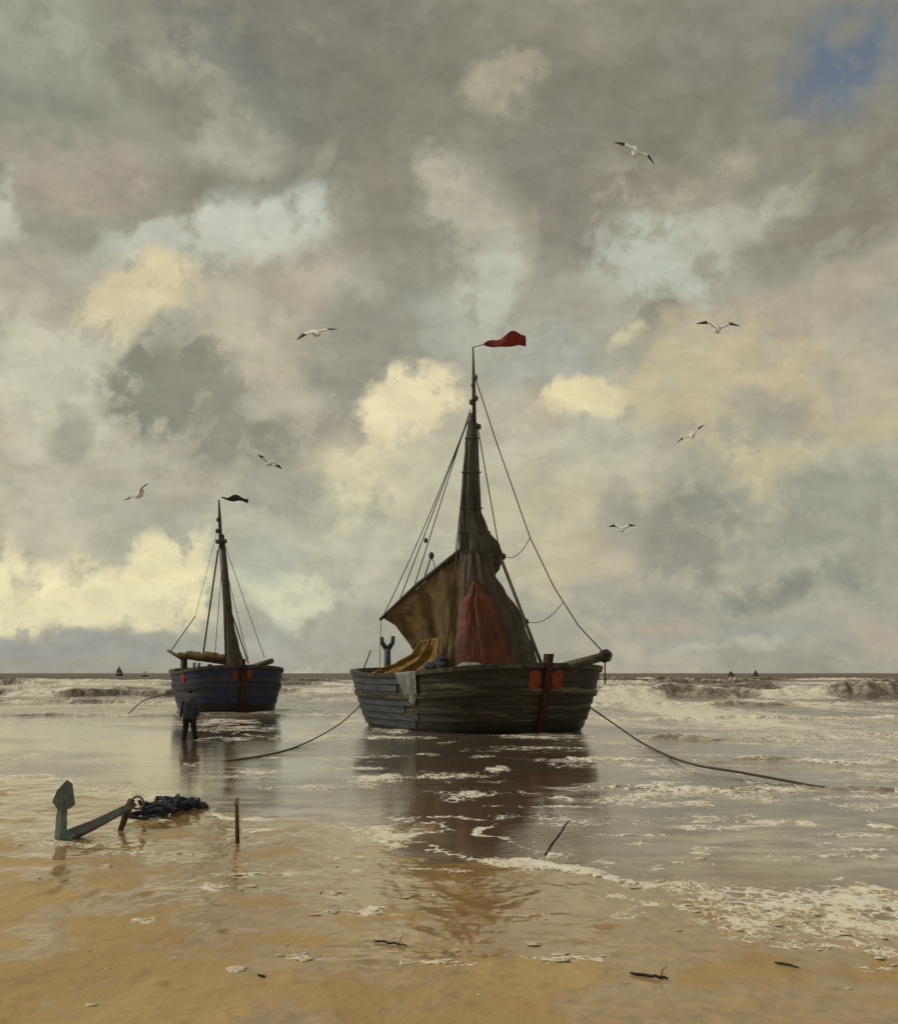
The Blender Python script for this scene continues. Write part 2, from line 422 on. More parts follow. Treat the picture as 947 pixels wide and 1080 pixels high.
M = dict(
  tar=mat_simple('tarred_oak', (42, 40, 36), (72, 66, 52), 2.2, 0.62, (0.35, 0.35, 6), 0.7, 0.04, (128, 120, 92)),
  tar2=mat_simple('tarred_oak_brown', (46, 38, 31), (66, 54, 42), 2.6, 0.62, (0.35, 0.35, 5), 0.5, 0.03, (88, 84, 62)),
  wet=mat_simple('wet_weeded_oak', (32, 30, 24), (48, 46, 32), 3.0, 0.35, (0.5, 0.5, 3), 0.6, 0.03, (62, 62, 40)),
  shell=mat_simple('hull_inside', (30, 28, 25), (46, 42, 36), 3, 0.8),
  aft=mat_simple('blue_grey_paint', (58, 65, 74), (90, 94, 98), 2.4, 0.6, (0.5, 0.5, 3), 0.5, 0.03, (52, 48, 44)),
  blue=mat_simple('blue_black_paint', (54, 55, 64), (70, 71, 80), 2.4, 0.6, (0.4, 0.4, 3), 0.5, 0.03, (50, 56, 82)),
  blue2=mat_simple('deep_blue_paint', (42, 50, 88), (54, 58, 84), 2.0, 0.6, (0.5, 0.5, 3), 0.4, 0.03, (46, 46, 62)),
  rail=mat_simple('weathered_rail', (62, 58, 50), (96, 92, 80), 4, 0.7, (1, 1, 1), 0.4, 0.02),
  stem=mat_simple('red_brown_stem', (74, 40, 28), (50, 34, 28), 3, 0.6, (1, 1, 0.4), 0.4, 0.02),
  orange=mat_simple('orange_red_paint', (150, 66, 38), (118, 50, 34), 4, 0.6, (1, 1, 1), 0.3, 0.02),
  mast=mat_simple('mast_wood', (92, 80, 70), (66, 58, 52), 3, 0.6, (4, 4, 0.3), 0.3, 0.02),
  spar=mat_simple('spar_wood', (98, 90, 72), (70, 64, 52), 3, 0.65, (2, 2, 2), 0.3, 0.02),
  deck=mat_simple('deck_planks', (92, 84, 70), (70, 64, 54), 3, 0.7, (0.4, 4, 1), 0.3, 0.02),
  ochre=mat_simple('ochre_sailcloth', (116, 96, 58), (98, 82, 54), 1.6, 0.85, (1, 1, 0.6), 0.5, 0.04, (84, 66, 44)),
  yellow=mat_simple('yellow_oilcloth', (150, 116, 52), (116, 90, 46), 2.6, 0.75, (1, 1, 1), 0.5, 0.04),
  grey=mat_simple('grey_sailcloth', (100, 93, 86), (78, 72, 67), 1.4, 0.85, (1, 1, 0.5), 0.9, 0.06, (98, 88, 76)),
  brown=mat_simple('brown_sailcloth', (98, 90, 80), (78, 68, 60), 1.6, 0.85, (1, 1, 0.6), 0.9, 0.06, (108, 74, 58)),
  red=mat_simple('red_sailcloth', (126, 72, 56), (102, 66, 54), 1.5, 0.85, (1, 1, 0.6), 0.8, 0.05, (92, 70, 58)),
  pennant=mat_simple('pennant_red', (136, 44, 34), (104, 38, 32), 2, 0.85),
  pennant2=mat_simple('pennant_dark', (66, 58, 56), (50, 46, 46), 2, 0.85),
  rope=mat_simple('tarred_rope', (92, 82, 66), (70, 62, 52), 20, 0.85),
  rope2=mat_simple('wet_hawser', (78, 68, 56), (54, 48, 42), 12, 0.7),
  net=mat_simple('dark_net', (76, 80, 90), (54, 56, 64), 9, 0.8, (1, 1, 1), 1.0, 0.06),
  pale=mat_simple('pale_canvas', (150, 150, 144), (118, 118, 114), 3, 0.85, (1, 1, 1), 0.5, 0.03),
  hatch=mat_simple('hatch_canvas', (160, 156, 142), (128, 124, 112), 3, 0.85, (1, 1, 1), 0.4, 0.03),
  iron=mat_simple('anchor_iron', (112, 124, 128), (84, 92, 96), 5, 0.55, (1, 1, 1), 0.6, 0.02, (96, 78, 60), 0.4),
  stake=mat_simple('stake_wood', (96, 82, 62), (72, 62, 50), 6, 0.75, (3, 3, 0.5), 0.5, 0.02),
  drift=mat_simple('driftwood', (66, 56, 44), (48, 42, 36), 8, 0.8, (1, 1, 1), 0.6, 0.02),
  weed=mat_simple('seaweed', (70, 62, 44), (46, 44, 34), 10, 0.6, (1, 1, 1), 0.6, 0.02),
  white=mat_simple('gull_white', (244, 241, 232), (232, 229, 220), 8, 0.8),
  wing=mat_simple('gull_grey', (226, 224, 216), (206, 204, 198), 8, 0.8),
  black=mat_simple('gull_black', (52, 48, 42), (36, 34, 32), 8, 0.8),
  beak=mat_simple('gull_beak', (190, 150, 60), (160, 120, 50), 8, 0.6),
  coat=mat_simple('blue_smock', (70, 74, 84), (52, 56, 66), 6, 0.85, (1, 1, 1), 0.4, 0.02),
  trousers=mat_simple('dark_trousers', (46, 42, 44), (36, 34, 36), 6, 0.85),
  cap=mat_simple('dark_cap', (36, 34, 38), (28, 28, 30), 6, 0.85),
  skin=mat_simple('skin', (168, 124, 98), (150, 106, 82), 10, 0.6, (1, 1, 1), 0.1, 0.005),
  far=mat_simple('far_sail', (92, 84, 78), (78, 72, 68), 1, 0.85),
  farhull=mat_simple('far_hull', (64, 60, 58), (56, 52, 50), 1, 0.8),
  shellw=mat_simple('shell_white', (226, 216, 190), (204, 192, 164), 14, 0.6),
)

# ------------------------------------------------------------------ beach and sea
def columns():
    a = np.linspace(-0.44, 0.44, 640)
    l = -0.44-np.geomspace(0.004, 1.1, 40)[::-1]; r = 0.44+np.geomspace(0.004, 1.1, 40)
    return np.concatenate([l, a, r])
T = columns()
def shore_y(x):           # where the flat sand dips under the water
    xs = np.array([-60, -14, -9, -6, -3, 0, 2, 4, 8, 40.]); ys = np.array([34, 30, 27.5, 24.0, 19.5, 16.5, 14.0, 12.0, 9.5, 6.])
    return np.interp(x, xs, ys)
def ground_spots(x, y, spots, ragged=0.9):
    """largest of a set of soft patches lying on the flat: (u, v, half width px, half height px, strength)"""
    out = np.zeros_like(x)
    for i, (u, v, ru, rv, s) in enumerate(spots):
        d = F*H0/(v-V0); cx = (u-U0)/F*d
        rx = ru/F*d; d1 = F*H0/max(v-V0-rv, 1.0); d2 = F*H0/(v-V0+rv); ry = (d1-d2)/2
        m = (np.abs(x-cx) < 3.2*rx) & (np.abs(y-d) < 3.2*ry)
        a, b = (x[m]-cx)/rx, (y[m]-d)/ry
        if ragged:
            a2 = a+ragged*(fbm(a*0.9+u, b*0.9+v, 4, i)*1.3); b2 = b+ragged*(fbm(a*0.9+v, b*0.9+u, 4, i+50)*1.3)
        else: a2, b2 = a, b
        out[m] = np.maximum(out[m], s*np.exp(-(a2*a2+b2*b2)*0.9))
    return out
PUDDLES = [(70, 905, 60, 16, 1), (115, 872, 45, 10, .9), (250, 890, 46, 26, .9), (180, 1018, 90, 14, .75), (60, 840, 70, 14, .9), (20, 860, 40, 18, .8),
  (385, 948, 62, 18, 1), (600, 1003, 60, 18, 1), (470, 1012, 90, 9, .8), (330, 1008, 90, 8, .7), (690, 955, 90, 24, .95), (540, 940, 60, 16, .7),
  (870, 985, 90, 22, 1), (300, 920, 80, 16, .7), (150, 935, 80, 10, .5), (720, 1010, 60, 9, .7), (420, 900, 90, 18, 1), (560, 1030, 60, 8, .6),
  (830, 1022, 30, 6, .7), (250, 960, 60, 9, .6), (90, 985, 60, 8, .5), (930, 1015, 60, 10, .7), (640, 1045, 50, 6, .5)]
FOAM_SAND = [(400, 878, 26, 9, .9), (555, 905, 34, 9, 1), (425, 893, 18, 6, .7), (225, 940, 14, 4, .8), (380, 970, 34, 3, .8), (352, 950, 18, 3, .6),
  (395, 965, 10, 3, .8), (770, 945, 40, 8, .75), (850, 952, 110, 12, .9), (900, 975, 70, 16, .75), (800, 975, 60, 14, .6), (905, 940, 50, 8, 1), (800, 965, 70, 12, .5), (925, 1005, 18, 10, .7), (720, 932, 24, 7, .85),
  (690, 935, 22, 4, .8), (600, 1018, 40, 2.5, .7), (590, 1020, 14, 3, .8), (248, 1034, 8, 3, .7), (318, 1020, 22, 4, .7), (150, 980, 10, 4, .7), (80, 896, 40, 3, .6), (60, 893, 14, 3, .8),
  (170, 868, 6, 2.5, .8), (112, 921, 5, 2.5, .8), (246, 885, 6, 3, .7), (850, 1000, 40, 5, .5), (160, 905, 60, 3, .45), (270, 925, 50, 3, .45), (460, 1025, 40, 3, .6), (30, 884, 10, 2.5, .8)]
FOOTPRINTS = [(62, 948, 7, 5), (98, 952, 7, 5), (155, 951, 8, 3), (238, 993, 8, 2), (640, 985, 12, 2.5), (180, 1052, 10, 2.5)]
def sand_z(x, y):
    s = shore_y(x)+1.6*fbm(x*0.25, y*0.16, 3, 5)
    dz = (s-y)
    base = np.where(dz > 0, 0.010*dz, 0.010*dz)
    base = np.maximum(base, -0.10)-0.006*np.clip(y-58, 0, None)
    base = np.minimum(base, 0.12+0.012*np.clip(dz-12, 0, 30))
    rel = 0.035*fbm(x*0.55, y*0.30, 4, 11)+0.010*fbm(x*2.6, y*1.5, 3, 12)+0.004*fbm(x*9, y*6, 3, 13)
    return base+rel*sst(70, 20, y)
def build_beach():
    ys = np.concatenate([np.linspace(-30, 5.5, 24), np.geomspace(5.8, 34, 520), np.linspace(34.3, 240, 130)])
    Y, TT = np.meshgrid(ys, T, indexing='ij'); X = TT*np.sqrt(Y*Y+20.0)
    Z = sand_z(X, Y)
    pud = ground_spots(X, Y, PUDDLES)
    n = fbm(X*1.0, Y*0.6, 5, 31, 0.6)
    film = 0.76*sst(-17, -3, Y-shore_y(X))
    wet = np.clip(np.maximum(pud*1.1, film)+0.85*n, 0, 1)
    shore = sst(-4.5, 2.0, Y-shore_y(X))
    wet = np.clip(np.maximum(wet, shore*(0.75+0.6*n)), 0, 1)
    wet = np.maximum(wet, sst(0.0, 3.5, Y-shore_y(X)))
    Z -= 0.012*np.clip(pud, 0, 1)
    for (u, v, ru, rv) in FOOTPRINTS:
        q = ground_spots(X, Y, [(u, v, ru*1.0, rv*1.0, 1)], 0.35)
        Z -= 0.03*q
        Z += 0.02*np.clip(ground_spots(X, Y, [(u, v, ru*1.7, rv*1.7, 1)], 0.35)-q, 0, 1)
    fo = ground_spots(X, Y, FOAM_SAND)
    lines = sst(0.10, 0.02, np.abs(fbm(X*0.35, Y*0.5, 3, 41)))*sst(0.0, 0.25, fbm(X*0.8, Y*0.8, 2, 42))*sst(-6, -1, Y-shore_y(X))
    fo = np.maximum(fo, 0.6*lines)
    fl = fbm(X*5, Y*3.2, 3, 44); Z += fo*(0.010+0.018*fl)*sst(0.35, 0.7, fo)
    co = np.stack([X, Y, Z], -1).reshape(-1, 3)
    o = np_mesh('beach', co, grid_faces(len(T), len(ys)), M_SAND, {'wet': wet, 'foam': fo})
    tag(o, kind='structure')
# breaking waves: y at x=0, dy/dx, height, [x from, x to], broken stretches (x0,x1), seed
BREAKERS = [
  (116, 0.03, 1.5, (13, 75), [(12, 19.5), (28.5, 35.5), (50, 60)], 1),
  (124, -0.05, 0.85, (-75, -26), [(-75, -52), (-44, -38)], 2),
  (150, 0.04, 0.95, (-90, 6), [(-70, -40), (-18, -8)], 3),
  (168, 0.02, 1.10, (10, 95), [(20, 34), (44, 52), (64, 80)], 4),
  (232, -0.03, 1.0, (-110, 20), [(-80, -55), (-25, -5)], 5),
  (262, 0.03, 1.15, (0, 130), [(30, 44), (70, 84)], 6),
  (345, 0.00, 1.1, (-150, 60), [(-120, -70), (-30, 0)], 7),
  (400, 0.03, 1.2, (20, 190), [(50, 66), (110, 140)], 8),
  (86, 0.06, 0.40, (6, 40), [(6, 18), (24, 40)], 9),
  (92, -0.04, 0.40, (-50, -14), [(-50, -30), (-22, -14)], 10),
  (60, 0.10, 0.24, (7.5, 34), [(7.5, 13), (16, 34)], 11),
  (42, 0.12, 0.17, (7.0, 26), [(10, 26)], 12),
  (66, -0.02, 0.16, (-40, -4), [(-40, -30), (-20, -16), (-9, -4)], 13),
  (33, -0.10, 0.10, (1.8, 20), [(2, 6), (9, 13)], 14),
  (26, -0.22, 0.08, (2.4, 16), [(3, 7.5), (9, 14)], 15),
]
FOAM_SEA = [(660, 742, 50, 14, 1.3), (640, 735, 30, 8, 1.2), (665, 738, 40, 9, 1.1), (690, 750, 50, 6, 1), (645, 760, 30, 6, .8), (770, 757, 60, 3, .7), (830, 742, 36, 6, 1), (120, 728, 60, 4, .8), (80, 720, 60, 3, .8), (680, 745, 45, 8, .8), (700, 768, 80, 6, .7), (900, 772, 60, 3, .9), (800, 785, 60, 2.5, .6), (690, 815, 26, 6, .75), (720, 812, 30, 4, .7), (660, 845, 30, 5, .8), (700, 850, 40, 3, .6),
  (760, 862, 40, 3, .8), (805, 868, 26, 3, .9), (850, 869, 10, 2.5, 1), (930, 873, 14, 6, 1), (850, 950, 110, 12, .75), (920, 960, 60, 22, .8), (790, 960, 50, 16, .6), (700, 838, 60, 4, .5), (560, 790, 60, 3, .5), (780, 840, 60, 4, .5), (880, 850, 50, 4, .5), (560, 862, 40, 5, .5), (640, 868, 60, 4, .5), (915, 815, 30, 5, .8), (920, 855, 20, 3, .6), (350, 738, 40, 4, .8), (320, 733, 30, 4, .7), (370, 762, 30, 5, .7), (430, 768, 20, 3, .9),
  (60, 745, 60, 3, .7), (48, 731, 40, 6, .8), (150, 742, 40, 2.5, .8), (170, 750, 30, 3, .6), (20, 724, 40, 5, .8), (290, 750, 14, 3, 1), (305, 728, 40, 4, .6),
  (400, 822, 26, 6, .9), (470, 818, 50, 4, .5), (525, 812, 12, 3, .9), (500, 838, 40, 5, .7), (595, 842, 14, 3, .9), (40, 800, 40, 5, .5), (35, 797, 14, 4, .8), (120, 806, 90, 4, .35), (245, 818, 60, 5, .45), (270, 815, 40, 4, .6), (360, 800, 60, 4, .4),
  (330, 830, 60, 4, .45), (250, 780, 14, 2, .8), (220, 779, 10, 2, .7), (645, 783, 40, 5, .55), (820, 905, 60, 5, .3), (650, 885, 40, 6, .35), (740, 900, 14, 2, .6), (640, 910, 20, 4, .55), (870, 890, 30, 5, .35)]
_r = random.Random(5)
for _i in range(95):          # short broken streaks of foam drifting through the shallows
    _v = 758+150*_r.random()**1.1; _u = _r.uniform(-20, 970)
    if _v > 818+(_u < 330)*-4+max(0, (_u-330))*0.20: continue
    _in = 385 < _u < 630 and 778 < _v < 850
    FOAM_SEA.append((_u, _v, _r.uniform(10, 26) if _in else _r.uniform(14, 60), _r.uniform(1.2, 2.2) if _in else _r.uniform(1.4, 3.6), _r.uniform(0.5, 0.85)))
def build_sea():
    ys = np.concatenate([np.geomspace(8.5, 30, 300), np.linspace(30.1, 62, 220), np.linspace(62.3, 130, 230), np.linspace(130.5, 420, 400), np.geomspace(424, 16000, 110)])
    Y, TT = np.meshgrid(ys, T, indexing='ij'); X = TT*np.sqrt(Y*Y+20.0)
    calm = sst(52, 110, Y)
    fade = 1/(1+(Y/900.)**2)
    Z = (0.004*fbm(X*0.9, Y*1.2, 3, 51)*sst(10, 24, Y)+calm*(0.16*fbm(X*0.12, Y*0.22, 4, 52)+0.12*fbm(X*0.35, Y*0.55, 3, 53))*sst(5200, 300, Y))*1.0
    Z += sst(30, 90, Y)*0.03*fbm(X*0.5, Y*0.8, 3, 54)*fade
    foam = np.zeros_like(X)
    for (y0, sl, h, (xa, xb), broken, seed) in BREAKERS:
        wv = h*3.2+0.5
        m = (np.abs(Y-y0-sl*X) < 7*wv) & (X > xa-2.5*wv) & (X < xb+2.5*wv)
        x, y = X[m], Y[m]
        yc = y0+sl*x+wv*2.6*fbm(x*0.45/wv, x*0+seed*3.3, 3, 60+seed)+wv*0.35*fbm(x*3.5/wv, x*0+seed, 2, 70+seed)
        p = (y-yc)/wv
        br = np.zeros_like(x)
        for (a, b) in broken:
            e = max(0.8, 0.2*(b-a)); br = np.maximum(br, sst(a-e, a+e, x)*sst(b+e, b-e, x))
        gap = fbm(x*0.5/wv, y*0.25/wv, 3, 110+seed)
        ext = sst(xa-wv, xa+wv, x)*sst(xb+wv, xb-wv, x)
        hh = h*ext*np.clip(0.80+0.75*fbm(x*0.35/wv, x*0+seed*9.1, 2, 80+seed), 0.25, 1.25)
        prof = np.where(p < 0, np.exp(-(p/0.30)**2), np.exp(-(p/1.0)**2))
        prof = prof*(1+0.16*fbm(x*2.2/wv, y*1.2/wv, 4, 130+seed))
        prof_b = np.where(p < 0, np.exp(-(p/0.75)**2), np.exp(-(p/0.9)**2))
        lump = fbm(x*3.0/wv, y*3.0/wv, 4, 90+seed)
        Z[m] += hh*((1-br)*prof+br*prof_b*(0.62+0.45*lump))
        big = float(np.clip((h-0.15)/0.6, 0.0, 1.0))
        front = 0.35+1.05*big
        f = br*np.exp(-np.clip(p-0.05, 0, None)**2*9)*np.exp(-np.clip(-p-front, 0, None)**2*2.0)*(0.72+0.25*big+0.8*lump)*(sst(-0.55, 0.15, gap)*(1-0.6*big)+0.6*big)
        f = np.maximum(f, 0.5*br*np.exp(-((p+2.2)/1.2)**2)*(0.45+lump+0.5*gap))
        f = np.maximum(f, (1-br)*0.95*np.exp(-((p-0.02)/0.13)**2)*sst(-0.15, 0.4, lump+0.5*gap))
        f = np.maximum(f, (1-br)*0.22*np.exp(-((p+0.35)/0.5)**2)*sst(0.10, 0.0, np.abs(fbm(x*1.6/wv, y*2.2/wv, 3, 140+seed))))
        foam[m] = np.maximum(foam[m], f*ext)
    sp = ground_spots(X, Y, FOAM_SEA)
    foam = np.maximum(foam, sp*(0.85+0.5*fbm(X*1.2, Y*0.5, 3, 95)))
    # loose foam streaks and caps
    cap = sst(0.34, 0.62, fbm(X*0.09, Y*0.05, 4, 96))*sst(120, 220, Y)*sst(1500, 500, Y)
    foam = np.maximum(foam, 0.75*cap)
    lace = sst(0.06, 0.0, np.abs(fbm(X*0.30, Y*0.16, 4, 97)))*sst(0.02, 0.3, fbm(X*0.16, Y*0.1, 3, 98))*sst(110, 70, Y)
    foam = np.maximum(foam, 0.55*lace)
    # ragged lip of the last swash
    sh = Y-shore_y(X)-1.6*fbm(X*0.25, Y*0.16, 3, 5)
    lip = np.exp(-((sh+0.25+1.2*fbm(X*0.9, Y*0.2, 3, 99))/0.45)**2)*sst(-0.1, 0.3, fbm(X*0.5, Y*0.3, 3, 100)+0.12)
    foam = np.clip(np.maximum(foam, 0.8*lip), 0, 1)
    Z += sst(0.35, 0.8, foam)*(0.02+0.03*fbm(X*2.5, Y*2.0, 3, 101))*sst(140, 15, Y)
    depth = -sand_z(X, np.minimum(Y, 239))
    shal = np.clip(1-sst(0.0, 0.14, depth), 0, 1)*0.9+0.25*sst(60, 30, Y)
    shal = np.clip(shal+0.3*fbm(X*0.2, Y*0.1, 3, 102)*sst(60, 30, Y), 0, 1)
    chop = 0.10+0.9*sst(48, 105, Y)
    chop = np.where(Y > 60, chop, 0.035+0.10*sst(0.0, 0.45, fbm(X*0.22, Y*0.12, 3, 103)))
    k = sst(52, 66, Y); chop = (1-k)*(0.05+0.15*sst(-0.1, 0.45, fbm(X*0.22, Y*0.12, 3, 103)))+k*(0.10+0.9*sst(48, 105, Y)+2.2*sst(180, 600, Y))
    # thin film of spent, aerated foam drifting in the shallows, masked out to deepen the hulls' reflections by colour
    refl_mask = ground_spots(X, Y, [(505, 800, 140, 34, 1), (512, 850, 110, 45, 1), (235, 770, 66, 30, 1), (510, 880, 60, 30, .9)], 0.3)
    shal = shal*(1-0.85*np.clip(refl_mask*1.2, 0, 1))        # sandy tint taken out, painting the hulls' reflections darker
    film = (0.56+0.9*fbm(X*0.22, Y*0.22, 5, 120, 0.65))*sst(9, 16, Y)*(1-0.7*sst(75, 160, Y))*(1-np.clip(refl_mask*1.3, 0, 1))
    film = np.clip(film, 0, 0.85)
    chop = chop*(1-0.55*np.clip(refl_mask*1.2, 0, 1)*sst(70, 55, Y))
    co = np.stack([X, Y, Z], -1).reshape(-1, 3)
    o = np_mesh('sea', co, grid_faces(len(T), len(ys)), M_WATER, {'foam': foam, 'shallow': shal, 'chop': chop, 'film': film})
    tag(o, kind='structure')
build_beach(); build_sea()

# ------------------------------------------------------------------ fishing boats (bluff, flat-bottomed, clinker built)
def find_ph(hull, k, u, lo, hi):
    return min((lo+(hi-lo)*i/300 for i in range(301)), key=lambda q: abs((lambda p: p.x/p.y*F+U0)(hull.M @ hull.surf(q, k, 0.06))-u))
class Hull:
    def __init__(s, L, B, Hh, M):
        s.L, s.B, s.H, s.M = L, B, Hh, M
    def surf(s, ph, k, off=0.0):
        """ph: 0 bow .. pi stern (port), k: 0 keel .. 1 rail; local point, pushed outward by off"""
        def raw(ph, k):
            n = 3.4
            a = s.L/2*(0.84+0.16*k**0.6); b = s.B/2*(0.80+0.20*k**0.6)
            c, d = math.cos(ph), math.sin(ph)
            x = a*math.copysign(abs(c)**(2/n), c); y = b*math.copysign(abs(d)**(2/n), d)
            q = math.atan2(math.sin(ph), math.cos(ph))
            x += 0.16*math.exp(-(q/0.20)**2)
            e = x/(s.L/2)
            z = k*(s.H+0.27*e*e+(0.10 if e > 0 else 0.0)*e**2)-0.08*(1-k)
            return Vector((x, y, z))
        p = raw(ph, k)
        if off:
            t = raw(ph+0.01, k)-raw(ph-0.01, k); n_ = Vector((t.y, -t.x, 0)).normalized()
            p = p+n_*off
        return p
def strip(mb, rows):
    """quad strips between rows of equal length"""
    n = len(rows[0]); vs = [p for r in rows for p in r]
    fs = [(i*n+j, i*n+j+1, (i+1)*n+j+1, (i+1)*n+j) for i in range(len(rows)-1) for j in range(n-1)]
    mb.add(vs, fs)
def phis(a, b, n):
    out = []
    for i in range(n):
        q = (a+(b-a)*i/(n-1))/(math.pi/2); c = math.floor(q+1e-9); f = q-c
        out.append((c+f*f*(3-2*f)*0.8+0.2*f)*math.pi/2)
    return out
def build_hull(root, hull, mats, nstr=8, alt=None):
    Mx = hull.M
    full = phis(0, 2*math.pi, 97)
    # shell: outside skin just behind the planks, flat bottom, inner face, deck
    mb = MB(Mx); ks = [0, 0.12, 0.3, 0.5, 0.7, 0.88, 1.0]
    strip(mb, [[hull.surf(p, k, -0.03) for p in full] for k in ks])
    b = [hull.surf(p, 0, -0.03) for p in full[:-1]]; mb.add(b, [tuple(range(len(b)))])
    strip(mb, [[hull.surf(p, k, -0.16) for p in full] for k in (1.0, 0.85, 0.70)])
    mb.build('hull_shell', M['shell'], root)
    mb = MB(Mx); d = [hull.surf(p, 0.74, -0.14) for p in full[:-1]]; mb.add(d, [tuple(range(len(d)))])
    mb.build('deck', M['deck'], root)
    for side in (0, 1):
        ph = phis(0.0, math.pi, 57) if side == 0 else phis(math.pi, 2*math.pi, 57)
        for i in range(nstr):
            k0, k1 = i/nstr*0.97, (i+1)/nstr*0.97+0.012
            jit = RNG.uniform(-0.008, 0.008)
            rows = [[hull.surf(p, k0, -0.02) for p in ph], [hull.surf(p, k0, 0.062+jit) for p in ph],
                    [hull.surf(p, (k0+k1)/2, 0.038+jit) for p in ph], [hull.surf(p, k1, 0.012+jit) for p in ph], [hull.surf(p, k1, -0.02) for p in ph]]
            m = mats[i % len(mats)] if i > 1 else M['wet']
            mb = MB(Mx); strip(mb, rows)
            o = mb.build('plank', m, root, smooth=False)
        # rubbing wale and rail
        for nm, k0, k1, off, mt in (('wale', 0.60, 0.68, 0.13, mats[0]), ('rail', 0.965, 1.03, 0.12, M['rail'])):
            rows = [[hull.surf(p, k0, -0.05 if nm == 'wale' else -0.20) for p in ph], [hull.surf(p, k0, off) for p in ph], [hull.surf(p, k1, off) for p in ph],
                    [hull.surf(p, k1, 0.0 if nm == 'wale' else -0.20) for p in ph]]
            if nm == 'rail': rows.append(rows[0])
            mb = MB(Mx); strip(mb, rows); mb.build(nm, mt, root, smooth=False)
    # stem and sternpost with rudder
    mb = MB(Mx); pts = [hull.surf(0, k, 0.10)+Vector((0.02, 0, 0)) for k in (0.0, 0.25, 0.5, 0.75, 1.0)]
    pts.append(pts[-1]+Vector((0.10, 0, 0.42)))
    rows = []
    for p in pts:
        rows.append([p+Vector((-0.22, -0.13, 0)), p+Vector((0.12, -0.11, 0)), p+Vector((0.12, 0.11, 0)), p+Vector((-0.22, 0.13, 0)), p+Vector((-0.22, -0.13, 0))])
    strip(mb, rows); mb.add(rows[-1][:4], [(0, 1, 2, 3)]); mb.build('stem', M['stem'], root, smooth=False)
    mb = MB(Mx); pts = [hull.surf(math.pi, k, 0.08) for k in (0.0, 0.5, 1.0)]; pts.append(pts[-1]+Vector((-0.05, 0, 0.3)))
    rows = [[p+Vector((0.2, 0.12, 0)), p+Vector((-0.1, 0.1, 0)), p+Vector((-0.1, -0.1, 0)), p+Vector((0.2, -0.12, 0)), p+Vector((0.2, 0.12, 0))] for p in pts]
    strip(mb, rows); mb.add(rows[-1][:4], [(0, 1, 2, 3)]); mb.build('sternpost', M['stem'], root, smooth=False)
    mb = MB(Mx); r = []
    for p, w in ((pts[0], 0.95), (pts[1], 0.75), (pts[2], 0.45), (pts[3], 0.4)):
        x = p.x-0.13
        r.append([Vector((x, 0.06, p.z)), Vector((x-w, 0.05, p.z)), Vector((x-w, -0.05, p.z)), Vector((x, -0.06, p.z)), Vector((x, 0.06, p.z))])
    strip(mb, r); mb.add(r[-1][:4], [(0, 1, 2, 3)]); mb.add(r[0][:4], [(3, 2, 1, 0)])
    mb.build('rudder', M['tar2'], root, smooth=False)
def hull_patch(root, hull, name, mat, ph0, k0, rph, rk, off=0.085, n=12, m=5, sq=2.4):
    """a painted board or cloth lying on the hull's side"""
    mb = MB(hull.M); c = [hull.surf(ph0, k0, off)]; vs = c[:]; fs = []
    for j in range(1, m+1):
        for i in range(n):
            a = 2*math.pi*i/n; ca, sa = math.cos(a), math.sin(a)
            ex = 2/sq; q = j/m
            vs.append(hull.surf(ph0+rph*q*math.copysign(abs(ca)**ex, ca), k0+rk*q*math.copysign(abs(sa)**ex, sa), off+(0 if j < m else -0.05)))
    for i in range(n): fs.append((0, 1+i, 1+(i+1) % n))
    for j in range(m-1):
        for i in range(n):
            a = 1+j*n+i; b_ = 1+j*n+(i+1) % n; fs.append((a, a+n, b_+n, b_))
    mb.add(vs, fs); return mb.build(name, mat, root)
def rows_sail(root, name, mat, rows, Y, depth=0.5, nu=40, sub=5, fold=0.10, seed=0, dY=None):
    """a hanging gathered cloth: rows of (v, u_left, u_right) at distance Y, closed front and back"""
    rg = np.random.RandomState(seed); rr = []
    for (a, b) in zip(rows[:-1], rows[1:]):
        for i in range(sub):
            t = i/sub; t2 = t*t*(3-2*t)*0.5+t*0.5
            rr.append((a[0]+(b[0]-a[0])*t, a[1]+(b[1]-a[1])*t2, a[2]+(b[2]-a[2])*t2))
    rr.append(rows[-1])
    phs = rg.rand(4)*6.28
    n = len(rr); mb = MB(); vs = []; fs = []
    for j, (v, ul, ur) in enumerate(rr):
        t = j/(n-1); yy = Y+(dY*t if dY else 0)
        hw = (ur-ul)/2/F*yy; cx = ((ul+ur)/2-U0)/F*yy; z = H0-(v-V0)/F*yy
        A = np.arange(nu)*2*np.pi/nu
        cr = fbm(np.cos(A)*2.6+seed*3.1+t*0.35, np.sin(A)*2.6+t*0.9, 4, 200+seed, 0.55)          # broad creases
        cr2 = 1-2*np.abs(fbm(np.cos(A)*4.6+seed+t*0.5, np.sin(A)*4.6-t*1.3, 2, 220+seed))      # sharp gathers
        rag = fbm(np.array([t*7.0+seed, t*7.0+50+seed]), np.array([0.3, 0.7]), 3, 240+seed)
        for i in range(nu):
            a = A[i]; f = 1+fold*(1.5*cr[i]+0.8*(cr2[i]-0.6))
            hx = hw*(1+0.10*(rag[0] if math.cos(a) > 0 else rag[1]))
            vs.append(Vector((cx+hx*math.cos(a)*(1+0.22*(f-1)), yy-(min(depth, hw*0.8+0.05))*math.sin(a)*f, z+0.05*cr[i])))
    for j in range(n-1):
        for i in range(nu):
            i2 = (i+1) % nu; fs.append((j*nu+i, (j+1)*nu+i, (j+1)*nu+i2, j*nu+i2))
    fs.append(tuple(reversed(range(nu)))); fs.append(tuple((n-1)*nu+i for i in range(nu)))
    mb.add(vs, fs); return mb.build(name, mat, root)
